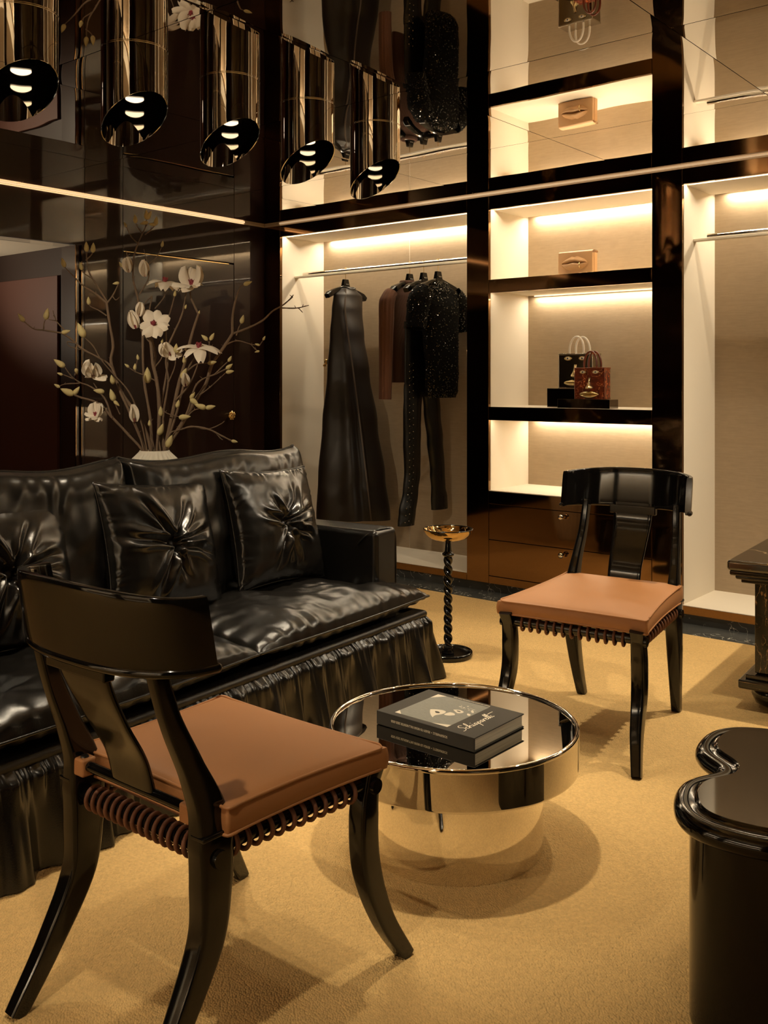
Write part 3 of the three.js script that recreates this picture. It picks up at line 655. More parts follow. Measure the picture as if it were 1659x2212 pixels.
chair('black lacquer klismos chair with tan cushion in front of the drawers', [3.412, 0.001, 1.612], 0.10,
  { fz: 0.245, rz: -0.245, ff: 0.382, rf: -0.311, ffx: 0.272, rfx: 0.188, te: -0.235, tb: -0.385, top: 0.884, cb: -0.255, cf: 0.272, cbw: 0.225, cfw: 0.268, tilt: 0.018 });

// ---- round mirror table ----
{
  const o = thing('coffee_table', 'round polished mirror coffee table with black glass top', 'table', [3.513, 0.001, 2.662]);
  part('base_drum', lathe([[0, 0], [0.237, 0], [0.239, 0.0], [0.240, 0.001], [0.240, 0.003], [0.240, 0.218], [0.240, 0.220], [0.239, 0.222], [0.237, 0.222], [0, 0.222]], 160), M.chrome, o);
  part('top_drum', lathe([[0.20, 0.220], [0.329, 0.220], [0.332, 0.220], [0.3346, 0.2215], [0.335, 0.2235], [0.335, 0.226], [0.335, 0.312], [0.335, 0.3145]], 160), M.chrome, o);
  part('rim', lathe([[0.335, 0.314], [0.3362, 0.3185], [0.3345, 0.3235], [0.330, 0.3255], [0.3252, 0.3235], [0.3235, 0.319], [0.3235, 0.315]], 160), M.chrome, o);
  part('glass_top', (() => { const g = new THREE.CylinderGeometry(0.3238, 0.3238, 0.008, 120); g.translate(0, 0.314, 0); return g; })(), M.blackGlass, o);
}

// ---- book on the table ----
function canvasTex(w, h, draw) { const c = document.createElement('canvas'); c.width = w; c.height = h; draw(c.getContext('2d'), w, h); const t = new THREE.CanvasTexture(c); t.colorSpace = THREE.SRGBColorSpace; t.magFilter = THREE.LinearFilter; return t; }
{
  const o = thing('book', 'thick black hardcover book lying on the round mirror table', 'book', [3.517, 0.3202, 2.683], -0.012);
  const w = 0.160, d = 0.116, t = 0.036, c = 0.0028;
  const cover = part('cover', [rb(-w, w, 0, c, -d, d, 0.001, 1), rb(-w, w, t - c, t, -d, d, 0.001, 1), rb(-w, w, 0, t, d - c, d + 0.001, 0.0012, 1)], M.bookCloth, o);
  part('page_block', bx(-w + 0.004, w - 0.004, c, t - c, -d + 0.005, d - c), (() => {
    const tp = tex(128, (u, v) => { const k = 0.72 + 0.16 * vn(u * 3, v * 64, 64, 5); return [k, k * 0.96, k * 0.87]; }, { srgb: true, rep: [3, 27] }); return std({ map: tp, roughness: 0.9 });
  })(), o);
  // printed cover: seen from the far side of the table, lettering runs away from the spine
  const ct = canvasTex(1024, 744, (g, W, Hh) => {
    g.fillStyle = '#2d271c'; g.fillRect(0, 0, W, Hh);
    // picture field (u along the spine, v away from the spine)
    const px = 150, py = 58, pw = 560, ph = 628;
    g.fillStyle = '#77756b'; g.fillRect(px, py, pw, ph);
    for (let i = 0; i < 2600; i++) { g.fillStyle = hash(i, 1, 4) > 0.5 ? 'rgba(60,60,58,0.18)' : 'rgba(160,158,146,0.16)'; g.fillRect(px + hash(i, 2, 4) * (pw - 40), py + hash(i, 3, 4) * ph, 8 + 32 * hash(i, 7, 4), 2); }
    g.fillStyle = '#c9bda8';
    const blob = p => { g.beginPath(); g.moveTo(p[0][0], p[0][1]); for (let i = 1; i < p.length; i++) { const q = p[i]; g.quadraticCurveTo(q[0], q[1], q[2], q[3]); } g.fill(); };
    g.beginPath(); g.moveTo(px, py); g.lineTo(px + 96, py); g.lineTo(px, py + 120); g.fill();
    g.beginPath(); g.moveTo(px, py + ph); g.lineTo(px + 70, py + ph); g.lineTo(px, py + ph - 70); g.fill();
    g.beginPath(); g.moveTo(px + pw, py + ph); g.lineTo(px + pw - 160, py + ph); g.lineTo(px + pw, py + ph - 60); g.fill();
    blob([[px + 190, py + 370], [px + 270, py + 300, px + 330, py + 330], [px + 360, py + 380, px + 330, py + 430], [px + 300, py + 470, px + 330, py + 520], [px + 250, py + 470, px + 190, py + 370]]);
    blob([[px + 350, py + 250], [px + 400, py + 200, px + 455, py + 240], [px + 470, py + 280, px + 430, py + 300], [px + 400, py + 290, px + 350, py + 250]]);
    blob([[px + 370, py + 320], [px + 430, py + 310, px + 440, py + 360], [px + 400, py + 420, px + 360, py + 400], [px + 350, py + 350, px + 370, py + 320]]);
    blob([[px + 480, py + 150], [px + 520, py + 170, px + 535, py + 210], [px + 500, py + 220, px + 480, py + 150]]);
    blob([[px + 500, py + 250], [px + 545, py + 240, px + 550, py + 290], [px + 520, py + 300, px + 500, py + 250]]);
    for (let i = 0; i < 9; i++) { g.beginPath(); g.arc(px + 330 + 90 * hash(i, 1, 9), py + 60 + 110 * hash(i, 2, 9), 4 + 5 * hash(i, 3, 9), 0, 7); g.fill(); }
    for (let i = 0; i < 14; i++) g.fillRect(px + 420 + 100 * hash(i, 4, 9), py + 120 + 60 * hash(i, 5, 9), 16, 4);
    g.fillStyle = '#2d271c';
    blob([[px + 250, py + 380], [px + 300, py + 360, px + 310, py + 400], [px + 280, py + 430, px + 250, py + 380]]);
    blob([[px + 385, py + 250], [px + 420, py + 235, px + 435, py + 258], [px + 410, py + 275, px + 385, py + 250]]);
    // handwritten title along the right edge, small line along the left of the top edge
    g.fillStyle = '#e9dcc4'; g.save(); g.translate(870, 660); g.rotate(-Math.PI / 2); g.transform(1, 0, -0.2, 1, 0, 0); g.strokeStyle = '#e9dcc4'; g.lineWidth = 0.085; g.lineCap = g.lineJoin = 'round'; g.scale(96, 78);
    const pen = (...c) => { g.beginPath(); g.moveTo(c[0], c[1]); for (let i = 2; i + 5 < c.length + 0; i += 6) g.bezierCurveTo(c[i], c[i + 1], c[i + 2], c[i + 3], c[i + 4], c[i + 5]); g.stroke(); };
    pen(0.62, -1.15, 0.35, -1.55, -0.1, -1.1, 0.22, -0.75, 0.6, -0.4, 0.3, 0.15, -0.15, 0.0);                                   // S
    pen(0.78, -0.5, 0.5, -0.65, 0.42, 0.05, 0.85, -0.1, 1.1, -0.6, 1.25, -1.5, 1.05, -1.3, 0.92, -1.1, 0.98, -0.4, 0.98, 0, 1.05, -0.5, 1.3, -0.7, 1.3, -0.25, 1.3, 0, 1.4, 0, 1.48, -0.1);   // c h
    pen(1.55, -0.5, 1.5, -0.1, 1.6, 0.05, 1.72, -0.1); pen(1.62, -0.85, 1.63, -0.86, 1.64, -0.86, 1.66, -0.84);                  // i
    pen(2.0, -0.45, 1.75, -0.65, 1.7, 0.05, 1.92, -0.05, 2.05, -0.2, 2.02, -0.4, 2.02, -0.5, 2.0, -0.1, 2.08, 0, 2.18, -0.15);    // a
    pen(2.28, -0.5, 2.25, 0, 2.2, 0.35, 2.16, 0.62, 2.25, -0.3, 2.4, -0.65, 2.55, -0.4, 2.6, -0.05, 2.4, 0.05, 2.28, -0.1);       // p
    pen(2.92, -0.45, 2.68, -0.65, 2.62, 0.05, 2.84, -0.05, 2.96, -0.2, 2.94, -0.4, 2.94, -0.5, 2.92, -0.1, 3.0, 0, 3.08, -0.15);  // a
    pen(3.15, -0.5, 3.18, -0.3, 3.12, -0.1, 3.14, 0, 3.2, -0.4, 3.3, -0.6, 3.42, -0.45);                                          // r
    pen(3.45, -0.25, 3.75, -0.3, 3.7, -0.65, 3.55, -0.5, 3.4, -0.2, 3.6, 0.1, 3.8, -0.15, 4.0, -0.6, 4.12, -1.4, 3.98, -1.3, 3.85, -1.1, 3.85, 0.05, 4.0, -0.05, 4.2, -0.4, 4.38, -1.4, 4.24, -1.3, 4.1, -1.1, 4.1, 0.05, 4.28, -0.05);   // e l l
    pen(4.42, -0.5, 4.38, -0.1, 4.48, 0.05, 4.62, -0.1); pen(4.45, -0.95, 4.7, -1.0, 4.9, -1.05, 5.3, -1.0); g.restore();
    g.save(); g.translate(700, 26); g.rotate(Math.PI); g.font = 'bold 20px sans-serif'; g.fillText('READY-TO-WEAR FALL/WINTER 2025-2026', 0, 0); g.restore();
  });
  const pm = std({ map: ct, roughness: 0.6 });
  const pg = new THREE.PlaneGeometry(2 * w - 0.002, 2 * d - 0.002); pg.rotateX(-Math.PI / 2); pg.translate(0, t + 0.0003, 0); part('cover_print', pg, pm, cover);
  const st = canvasTex(1024, 116, (g, W, Hh) => {
    g.fillStyle = '#2d271c'; g.fillRect(0, 0, W, Hh); g.fillStyle = '#e0d2b6'; g.save(); g.translate(760, 44); g.rotate(Math.PI); g.font = 'bold 30px sans-serif'; g.fillText('SCHIAPARELLI  •  READY-TO-WEAR FALL/WINTER 2025-2026', 0, 0, 600); g.restore();
  });
  const sg = new THREE.PlaneGeometry(2 * w - 0.003, t - 0.003); sg.translate(0, t / 2, d + 0.0014); part('spine_print', sg, std({ map: st, roughness: 0.6 }), cover);
}

// ---- smoking stand: rope-twisted stem, shallow bowl, dished base ----
{
  const o = thing('smoking_stand', 'slim black stand with rope-twisted stem and golden bowl beside the sofa', 'stand', [2.478, 0.001, 1.235]);
  part('base', lathe([[0, 0], [0.104, 0], [0.110, 0.004], [0.112, 0.012], [0.111, 0.022], [0.107, 0.026], [0.103, 0.024], [0.099, 0.014], [0.03, 0.012], [0, 0.012]], 72), M.black, o);
  const st = [];
  for (const ph of [0, Math.PI]) {
    const pts = []; for (let i = 0; i <= 120; i++) { const t = i / 120, a = ph + t * Math.PI * 2 * 4.6; pts.push(V(Math.cos(a) * 0.0098, 0.045 + t * 0.405, Math.sin(a) * 0.0098)); }
    st.push(sweep(pts, 0.0108, { steps: 240, sides: 12 }));
  }
  part('stem', st, M.black, o);
  part('collar', [lathe([[0, 0.012], [0.027, 0.012], [0.028, 0.020], [0.020, 0.026], [0.024, 0.034], [0.019, 0.044], [0.015, 0.050], [0, 0.05]], 36), lathe([[0, 0.443], [0.014, 0.446], [0.026, 0.455], [0.027, 0.463], [0.019, 0.468], [0.015, 0.476], [0.011, 0.521], [0, 0.522]], 36)], M.black, o);
  const bowl = part('bowl', lathe([[0, 0.520], [0.03, 0.5205], [0.06, 0.525], [0.085, 0.535], [0.102, 0.551], [0.110, 0.566], [0.1118, 0.573]], 90), M.bowlGold, o);
  part('bowl_inside', lathe([[0.1115, 0.573], [0.1095, 0.5745], [0.107, 0.570], [0.100, 0.557], [0.084, 0.543], [0.06, 0.534], [0.03, 0.530], [0, 0.529]], 90), M.bowlGold, bowl);
  part('bowl_rim', (() => { const g = new THREE.TorusGeometry(0.1105, 0.0025, 10, 90); g.rotateX(Math.PI / 2); g.translate(0, 0.574, 0); return g; })(), M.black, bowl);
}

// ---- black marble table at the right ----
{
  const o = thing('marble_table', 'black gold-veined marble table with moulded top at the right edge', 'table', [3.835, 0.001, 1.0], 0.0813);
  const L = 1.25, Dp = 0.66;   // runs to the right and back from its near left corner
  const slab = (e, y0, y1, r) => rb(-0.075 - e, L + e, y0, y1, -Dp - e, 0.10 + e, r, 3);
  part('table_top', [slab(0.058, 0.530, 0.570, 0.012)], M.tableTop, o);
  part('cornice', [slab(0.050, 0.512, 0.531, 0.006), slab(0.034, 0.496, 0.513, 0.008), slab(0.016, 0.482, 0.497, 0.004)], M.goldMarble, o);
  part('body', rb(-0.045, L - 0.03, 0.135, 0.483, -Dp + 0.03, 0.07, 0.003), M.goldMarble, o);
  for (const x of [-0.05, L - 0.14]) for (const z of [-0.075, -Dp + 0.02]) part('pilaster', rb(x, x + 0.16, 0.14, 0.484, z, z + 0.155, 0.003), M.goldMarble, o);
  part('base_moulding', [slab(0.004, 0.118, 0.136, 0.005), slab(0.026, 0.084, 0.119, 0.008)], M.goldMarble, o);
  for (const x of [0.0, L - 0.10]) for (const z of [0.0, -Dp + 0.08]) part('ball_foot', (() => { const g = lathe([[0, 0], [0.035, 0], [0.066, 0.016], [0.080, 0.046], [0.072, 0.074], [0.05, 0.086], [0, 0.086]], 40); g.translate(x, 0, z); return g; })(), M.goldMarble, o);
}

// ---- low black lacquer table with a serpentine outline, right foreground ----
{
  const o = thing('serpentine_table', 'low black lacquer table with wavy moulded edge in the right foreground', 'table', [4.515, 0.001, 2.70], 0.23);
  const half = 0.345;
  const outline = (t, off) => {   // rounded square with a bay in the middle of each side
    const N = 4, a = t * Math.PI * 2, k = Math.round(a / (Math.PI / 2)), b = a - k * Math.PI / 2;   // angle from the middle of the nearest side
    const r = 0.92 / Math.pow(Math.abs(Math.cos(b)) ** 4.5 + Math.abs(Math.sin(b)) ** 4.5, 1 / 4.5);
    const notch = 0.30 * Math.exp(-((b / 0.21) ** 2)) ;
    const R = half * (r - notch * 0.62); return [Math.cos(a) * R, Math.sin(a) * R];
  };
  const nrm = t => { const e = 1e-3, p = outline(t + e), q = outline(t - e), dx = p[0] - q[0], dz = p[1] - q[1], l = Math.hypot(dx, dz); return [dz / l, -dx / l]; };
  const ring = (prof, name, mat) => part(name, grid(360, prof.length - 1, (u, v) => { const i = Math.round(v * (prof.length - 1)), [x, z] = outline(u), [nx, nz] = nrm(u); return [x + nx * prof[i][0], prof[i][1], z + nz * prof[i][0]]; }, { wrapU: true, flip: true, su: 2, sv: 0.4 }), mat, o);
  ring([[-0.03, 0], [-0.028, 0], [-0.028, 0.10], [-0.028, 0.22], [-0.028, 0.372]], 'body', M.black);
  const m = []; for (let i = 0; i <= 26; i++) { const a = -Math.PI * 0.62 + i / 26 * Math.PI * 1.18; m.push([-0.018 + 0.020 * Math.cos(a), 0.398 + 0.020 * Math.sin(a)]); }
  ring([[-0.028, 0.372], ...m, [-0.038, 0.417], [-0.041, 0.424], [-0.046, 0.426]], 'moulding', M.black);
  part('table_top', grid(360, 30, (u, v) => { const [x, z] = outline(u), [nx, nz] = nrm(u); return [(x - nx * 0.046) * v, 0.426, (z - nz * 0.046) * v]; }, { flip: true }), M.gloss, o);
}

// ================= VASE AND MAGNOLIA =================
const VASE = [1.35, 0.001, 1.996], MOUTH = 0.92;
{
  const o = thing('vase', 'tall white ribbed vase standing behind the sofa', 'vase', VASE);
  const prof = [[0.001, 0], [0.09, 0], [0.10, 0.01], [0.125, 0.12], [0.158, 0.32], [0.178, 0.55], [0.176, 0.70], [0.155, 0.80], [0.118, 0.865], [0.082, 0.900], [0.070, 0.915], [0.068, 0.920], [0.063, 0.918], [0.062, 0.90], [0.08, 0.86], [0.12, 0.78], [0.13, 0.5], [0.09, 0.08], [0.001, 0.06]];
  part('body', grid(240, prof.length - 1, (u, v) => { const [r, y] = prof[Math.round(v * (prof.length - 1))], a = u * Math.PI * 2, f = y > 0.02 && y < 0.912 ? 1 + 0.035 * Math.cos(a * 26 + y * 6) : 1; return [Math.cos(a) * r * f, y, Math.sin(a) * r * f]; }, { wrapU: true }), M.porcelain, o);
}
const UNIT = 0.000882;   // bouquet sizes below are in units of 0.88 mm from the middle of the vase mouth: sideways, up
const BRANCHES = [
  ["magnolia branch with pale bud at its tip reaching the top left",0.1,[[9,5,[-15,0],[-55,115],[-115,215],[-175,315],[-215,415],[-230,475],[-225,545],[-240,665],[-255,775]],[5,2,[-255,775],[-315,820],[-385,865],[-445,925],[-480,960]],[4,2,[-255,785],[-305,865],[-350,935],[-363,1005],[-360,1045]],[3,2,[-363,1000],[-340,1025],[-327,1040]],[3,1.5,[-335,905],[-375,930],[-387,947]],[3,1.5,[-255,710],[-295,735],[-335,755],[-348,765]],[4,2,[-253,773],[-225,810],[-190,880]],[2.5,1.5,[-225,810],[-203,790],[-187,805]]],[[-490,983,100,1.2],[-360,1073,95,1.2],[-327,1060,80,1.2],[-389,960,105,1.0],[-349,775,95,1.0],[-218,848,80,0.8]],[]],
  ["magnolia branch spreading far to the left, ending in a small pale bud",0.16,[[7,4,[-45,0],[-115,165],[-175,305],[-225,445],[-295,493],[-375,537],[-435,593],[-480,623]],[4,2,[-480,623],[-575,639],[-630,647],[-675,685]],[3,1.5,[-575,639],[-570,680],[-563,695]],[3,1.5,[-465,640],[-503,687],[-515,705],[-525,740]],[2.5,1.5,[-503,687],[-545,695]],[2.5,1.5,[-415,570],[-453,575],[-440,555],[-385,533]]],[[-693,708,125,1.2],[-560,720,70,1.4],[-467,617,90,1.1]],[]],
  ["tall magnolia branch carrying a cluster of buds at the very top",-0.08,[[7,4,[-15,0],[-25,145],[-65,345],[-80,465],[-93,625],[-125,785],[-150,875],[-155,945]],[4,2,[-155,945],[-150,1005],[-125,1065],[-100,1120],[-70,1180]],[3,1.5,[-125,1063],[-163,1103],[-183,1155]],[3,1.5,[-100,1120],[-125,1155],[-135,1175]],[3,1.5,[-100,1120],[-80,1155],[-78,1195]],[3,1.5,[-85,1115],[-50,1140],[-30,1165]],[3,1.8,[-115,800],[-75,885],[-80,960],[-97,1033]],[2.5,1.5,[-75,955],[-25,995],[3,1050]],[3,1.5,[-175,965],[-190,1000],[-190,1027]]],[[-135,1193,100,1.1],[-80,1225,90,1.2],[-45,1223,85,1.2],[-28,1189,80,1.1],[-75,1173,90,1.0],[-50,1153,95,0.9],[-187,1160,100,0.7],[5,1070,70,0.8],[-215,949,120,0.7]],[[-175,915,"half",1.25],[-90,893,"half",1.3]]],
  ["pale-barked magnolia branch with an open star flower at its tip",0.0,[[10,6,[15,0],[20,145],[15,255],[0,365],[-20,445],[-35,545],[-45,595]],[4,2,[-45,595],[-25,625]],[3,2,[-15,425],[25,485],[20,545],[23,560]],[3,2,[-35,555],[-55,575],[-80,600]],[3,1.5,[-80,600],[-95,645]],[3,1.5,[-3,360],[-55,385],[-115,405],[-153,430]],[2.5,1.5,[-115,405],[-105,470]]],[[-47,370,90,1.9],[-155,433,140,0.7],[-103,475,100,0.7],[23,560,75,0.6]],[[-20,653,"open",1.35],[-115,633,"half",1.4],[-99,697,"half",1.1]]],
  ["magnolia branch with a drooping flower showing a dark red heart",-0.14,[[6,3,[35,0],[25,195],[-15,385],[-25,485],[-45,585],[-65,685],[-55,785]],[3,2,[-55,785],[-80,765],[-95,745]],[5,2,[20,225],[45,445],[30,625],[47,725],[63,785]],[3,1.5,[-35,725],[0,770],[13,795]]],[[64,797,80,0.8]],[[7,857,"droop",1.45]]],
  ["thick magnolia branch holding the large white flower high at the centre",0.02,[[10,5,[55,0],[85,165],[120,345],[150,465],[185,605],[217,710]],[5,3,[217,710],[195,755],[170,800],[170,825]],[5,2.5,[65,555],[95,625],[130,705],[142,785],[147,830]],[5,4,[45,0],[45,195],[65,365],[50,455],[65,555]],[3,1.5,[130,705],[147,740]]],[[220,713,80,0.5],[147,741,70,0.6]],[[177,857,"cup",1.6],[70,493,"cup",1.25]]],
  ["magnolia branch with buds and a nodding red-hearted flower on the right",0.12,[[6,3,[65,0],[115,195],[150,345],[175,425],[215,495],[235,525]],[3,1.5,[75,360],[105,445],[110,515]],[3,1.5,[295,465],[290,545],[293,580]],[4,2,[170,415],[225,455],[290,460]],[3,1.5,[290,465],[295,545],[280,580]]],[[111,545,75,1.1],[120,519,60,1.0],[293,460,10,1.1],[240,580,65,1.0],[295,588,40,1.0],[157,467,90,0.9]],[[235,540,"droop",1.5]]],
  ["long magnolia branch reaching right across the lit wardrobe edge",0.05,[[10,6,[85,0],[145,145],[205,255],[265,345],[295,445],[360,540],[400,607]],[6,3,[400,607],[400,705],[420,805],[437,853]],[3,2,[437,853],[455,863]],[5,2.5,[400,607],[485,640],[555,677],[605,723],[657,753],[710,797]],[2.5,1.5,[695,785],[705,800],[715,808]],[3,1.5,[657,739],[725,739],[760,745],[797,755]],[2.5,1.5,[740,741],[763,717]],[3,1.8,[365,550],[425,570],[495,550],[540,545]],[2.5,1.5,[495,550],[520,520],[540,515]],[3,1.5,[420,600],[435,645],[443,660]],[2.5,1.5,[540,545],[560,575]]],[[480,870,30,1.1],[448,679,75,1.1],[560,577,60,0.6],[525,517,-20,0.6],[505,545,10,0.6]],[]],
  ["magnolia twig branch with pointed buds low on the right",0.2,[[6,3,[75,0],[135,115],[185,215],[225,345],[265,380],[325,405],[385,433]],[3,1.5,[325,405],[375,455],[400,477]],[3,1.5,[215,305],[195,275]],[4,2,[115,265],[185,345],[230,445],[235,460]],[3,1.5,[245,295],[295,335],[345,380],[385,415]],[3,1.5,[165,165],[215,215],[275,225]]],[[393,439,40,1.0],[401,415,25,1.0],[401,479,60,0.8],[201,265,110,1.3],[240,227,5,1.4],[281,223,60,1.2],[215,323,40,1.0],[157,397,70,1.4]],[[170,343,"half",1.1]]],
  ["thin magnolia branch drooping right toward the gold door knob",0.3,[[6,3,[75,10],[90,95],[145,113],[205,130],[295,119],[365,87],[423,61]],[3,1.5,[205,130],[295,120],[365,150],[385,163]],[3,1.5,[335,105],[360,73],[375,65]],[3,1.5,[35,245],[65,205],[115,187],[153,179]]],[[432,59,-10,0.8],[153,179,5,1.4],[131,241,80,1.0],[170,155,60,0.7]],[]],
  ["low magnolia branch with two white flowers on the left",0.24,[[7,4,[-60,0],[-135,85],[-215,175],[-295,255],[-375,285],[-415,300]],[4,2,[-215,175],[-255,285],[-335,345],[-385,365],[-425,400],[-455,450]],[3,1.5,[-415,385],[-470,410]],[3,1.5,[-385,360],[-465,355],[-490,345]],[3,1.5,[-175,195],[-190,235],[-205,265]],[3,1.5,[-255,215],[-285,195]],[3,1.5,[-295,335],[-310,360]],[3,1.5,[-405,405],[-397,440]]],[[-435,309,155,1.7],[-482,477,155,1.5],[-375,309,160,1.2],[-270,315,170,1.3],[-209,283,110,1.5],[-493,343,150,0.8],[-475,409,160,0.7],[-397,420,90,0.9],[-173,220,120,0.9]],[[-313,397,"cup",1.3],[-299,187,"cup",1.1]]],
  ["short magnolia stem with buds close to the mouth of the vase",0.34,[[6,3,[35,0],[25,55],[27,83]],[5,2.5,[-55,0],[-80,95],[-93,145]],[5,2.5,[55,0],[70,20]],[4,2,[5,0],[-15,105],[-20,130]],[4,2,[15,5],[35,145],[43,185]],[4,2,[-35,5],[-75,185],[-125,325],[-195,415],[-255,505],[-295,570],[-335,617]]],[[30,89,75,1.5],[80,43,65,1.6],[-20,140,90,0.8],[42,200,85,1.2],[-352,653,105,1.8],[-200,373,95,1.2],[-83,445,90,0.8]],[[-95,157,"half",1.35]]]
];
const budGeo = lathe([[0, -0.4], [0.22, -0.34], [0.40, -0.1], [0.44, 0.15], [0.34, 0.55], [0.16, 0.9], [0, 1.12]], 14);
const petalGeo = (w, l, curl, cup) => grid(8, 10, (u, v) => { const a = u * 2 - 1, ww = w * Math.pow(Math.sin(Math.PI * (0.12 + 0.80 * v)), 0.8); return [a * ww, l * v * (1 - 0.18 * curl * v), cup * a * a * ww + curl * l * 0.5 * v * v + 0.05 * l * Math.sin(a * 3 + v * 5) * v]; });
const petals = { flat: petalGeo(0.36, 1.0, 0.45, 0.5), up: petalGeo(0.40, 1.0, -0.22, 0.8), down: petalGeo(0.34, 1.15, 1.3, 0.3) };
const stamenGeo = merge([ball(0, 0.12, 0, 0.13, 1, 1.5, 1, 10), ...[...Array(16)].map((_, i) => { const a = i * 2.4, r = 0.16; return rod(V(0, 0.05, 0), V(Math.cos(a) * r, 0.26 + 0.06 * Math.sin(i * 3), Math.sin(a) * r), 0.025, 5); })]);
for (const [label, k, stems, buds, flowers] of BRANCHES) {
  const o = thing('magnolia_branch', label, 'branch', [VASE[0], VASE[1] + MOUTH, VASE[2]], 0.685, 'magnolia branches in the vase');
  seed = Math.round(k * 1000) + 991 + label.length * 77;
  // how far a point of this branch stands before or behind the middle of the vase
  const out = (x, y) => { const r = Math.min(1, Math.hypot(x, y) / 900); return (k - 0.12) * r * 0.75 + 0.02 * n2(x * 0.006 + k * 40, y * 0.006, 80) * r; };
  const P = (x, y) => { const d = out(x, y), s = 1 - d / 4.52; return V(x * UNIT * s, Math.max(-0.03, y * UNIT * s - (1 - s) * 0.3), d); };
  const bark = [];
  stems.forEach(([r0, r1, ...pts], i) => {
    const q = pts.map(([x, y], j) => { const p = P(x, y); if (j && j < pts.length - 1) { p.x += rr(-0.003, 0.003); p.z += rr(-0.006, 0.006); } return p; });
    if (i === 0 || pts[0][1] < 10) { const f = q[0]; f.x = clamp(f.x, -0.045, 0.045); f.y = -0.02; f.z = clamp(f.z, -0.03, 0.03); q.unshift(V(f.x * 0.6, -0.22, f.z * 0.6)); }
    const n = q.length * 5, rad = []; for (let j = 0; j <= n; j++) rad.push((lerp(r0, r1, j / n) * 0.5 + 0.55 * (hash(j, i, 7) - 0.5)) * UNIT * 2.5);
    bark.push(sweep(q, rad, { steps: n, sides: 7 }));
    for (let j = 1; j < q.length - 1; j++) if (rnd() < 0.55) { const p = q[j]; bark.push(sweep([p, p.clone().add(V(rr(-0.012, 0.012), rr(0.006, 0.016), rr(-0.012, 0.012)))], [0.0022, 0.0011], { steps: 3, sides: 5 })); }
  });
  part('stem', bark, M.bark, o);
  const ends = stems.map(t => { const e = t[t.length - 1]; return [e[0], e[1], P(e[0], e[1])]; });
  for (const [x, y, ang, s] of buds) {
    const b = part('bud', budGeo, M.bud, o), p = P(x, y), l = 0.0265 * s; b.scale.set(l * 0.82, l, l * 0.82);
    const near = ends.map(e => [Math.hypot(e[0] - x, e[1] - y), e[2]]).sort((a, c) => a[0] - c[0])[0];
    if (near[0] < 60 && near[0] > 6) {   // seated on the tip of its twig
      const d = p.clone().sub(near[1]).normalize(), a = ang * Math.PI / 180; d.lerp(V(Math.cos(a), Math.sin(a), 0.1), 0.4).normalize();
      b.quaternion.setFromUnitVectors(V(0, 1, 0), d); b.position.copy(near[1]).addScaledVector(d, l * 0.36);
    } else { b.position.copy(p); b.rotation.set(rr(-0.4, 0.4), 0, (ang - 90) * Math.PI / 180); }
  }
  for (const [x, y, kind, s] of flowers) {
    const c = part('flower', stamenGeo, M.stamen, o), p = P(x, y), l = 0.056 * s * (kind === 'half' ? 0.72 : 1); c.position.copy(p); c.scale.setScalar(l);
    c.rotation.set(kind === 'open' ? 1.15 : kind === 'droop' ? 0.25 : 0.35, rr(0, 6), rr(-0.25, 0.25));
    const n = kind === 'half' ? 5 : kind === 'cup' ? 9 : 7;
    for (let i = 0; i < n; i++) {
      const g = kind === 'droop' ? petals.down : kind === 'open' ? petals.flat : kind === 'cup' && i > 4 ? petals.flat : petals.up;
      const m = part('petal', g, M.petal, c), a = i / n * Math.PI * 2 + rr(-0.2, 0.2);
      const tip = kind === 'half' ? rr(0.02, 0.15) : kind === 'cup' ? (i > 4 ? rr(1.0, 1.5) : rr(0.3, 0.65)) : kind === 'open' ? rr(0.95, 1.25) : rr(0.9, 1.3);
      m.quaternion.setFromEuler(new THREE.Euler(0, a, 0)).multiply(new THREE.Quaternion().setFromEuler(new THREE.Euler(tip, 0, 0)));
      const ps = rr(0.85, 1.12); m.scale.set(ps * (kind === 'half' ? 0.9 : 1), ps * (kind === 'half' ? 1.35 : 1), ps);
    }
  }
}

// ================= GARMENTS =================
const RAIL = { y: 1.995 + 0.0125, z: -0.165 };
const logo = canvasTex(128, 48, (g, W, Hh) => { g.fillStyle = '#0b0908'; g.fillRect(0, 0, W, Hh); g.fillStyle = '#d8cfc0'; g.font = 'italic 26px serif'; g.fillText('Schiaparelli', 4, 32, 120); });
const logoMat = std({ map: logo, roughness: 0.3 });
function hanger(x, label, tilt = 0) {   // arms lie across the rail, along z
  const o = thing('clothes_hanger', label, 'hanger', [x, RAIL.y, RAIL.z], tilt, 'black hangers on the rail');
  part('hook', sweep([V(0.010, -0.026, 0), V(0.017, -0.010, 0), V(0.010, 0.004, 0), V(-0.004, 0.004, 0), V(-0.014, -0.008, 0), V(-0.010, -0.028, 0), V(0, -0.040, 0), V(0, -0.085, 0)], 0.0019, { steps: 50, sides: 8 }), M.gold, o);
  const g = new THREE.CylinderGeometry(0.026, 0.044, 0.075, 4, 1); g.rotateY(Math.PI / 4); g.scale(0.52, 1, 1.15); g.translate(0, -0.112, 0);
  const nk = part('neck', g.toNonIndexed(), M.black, o); nk.geometry.computeVertexNormals();
  const lg = new THREE.PlaneGeometry(0.034, 0.011); lg.rotateX(-0.13); lg.rotateY(Math.PI / 2); lg.translate(0.0170, -0.108, 0); part('hanger_print', lg, logoMat, nk);
  for (const s of [-1, 1]) part('arm', sweepRect([V(0, -0.128, s * 0.006), V(0, -0.140, s * 0.05), V(0, -0.158, s * 0.11), V(0.004, -0.182, s * 0.165), V(0.008, -0.200, s * 0.195)], [0.022, 0.026, 0.034, 0.046, 0.036], [0.030, 0.030, 0.032, 0.040, 0.030], V(1, 0, 0)), M.black, o);
  return o;
}
hanger(0.62, 'black hanger with gold hook carrying the long dark dress');
hanger(1.175, 'black hanger with gold hook carrying the brown ribbed sweater');
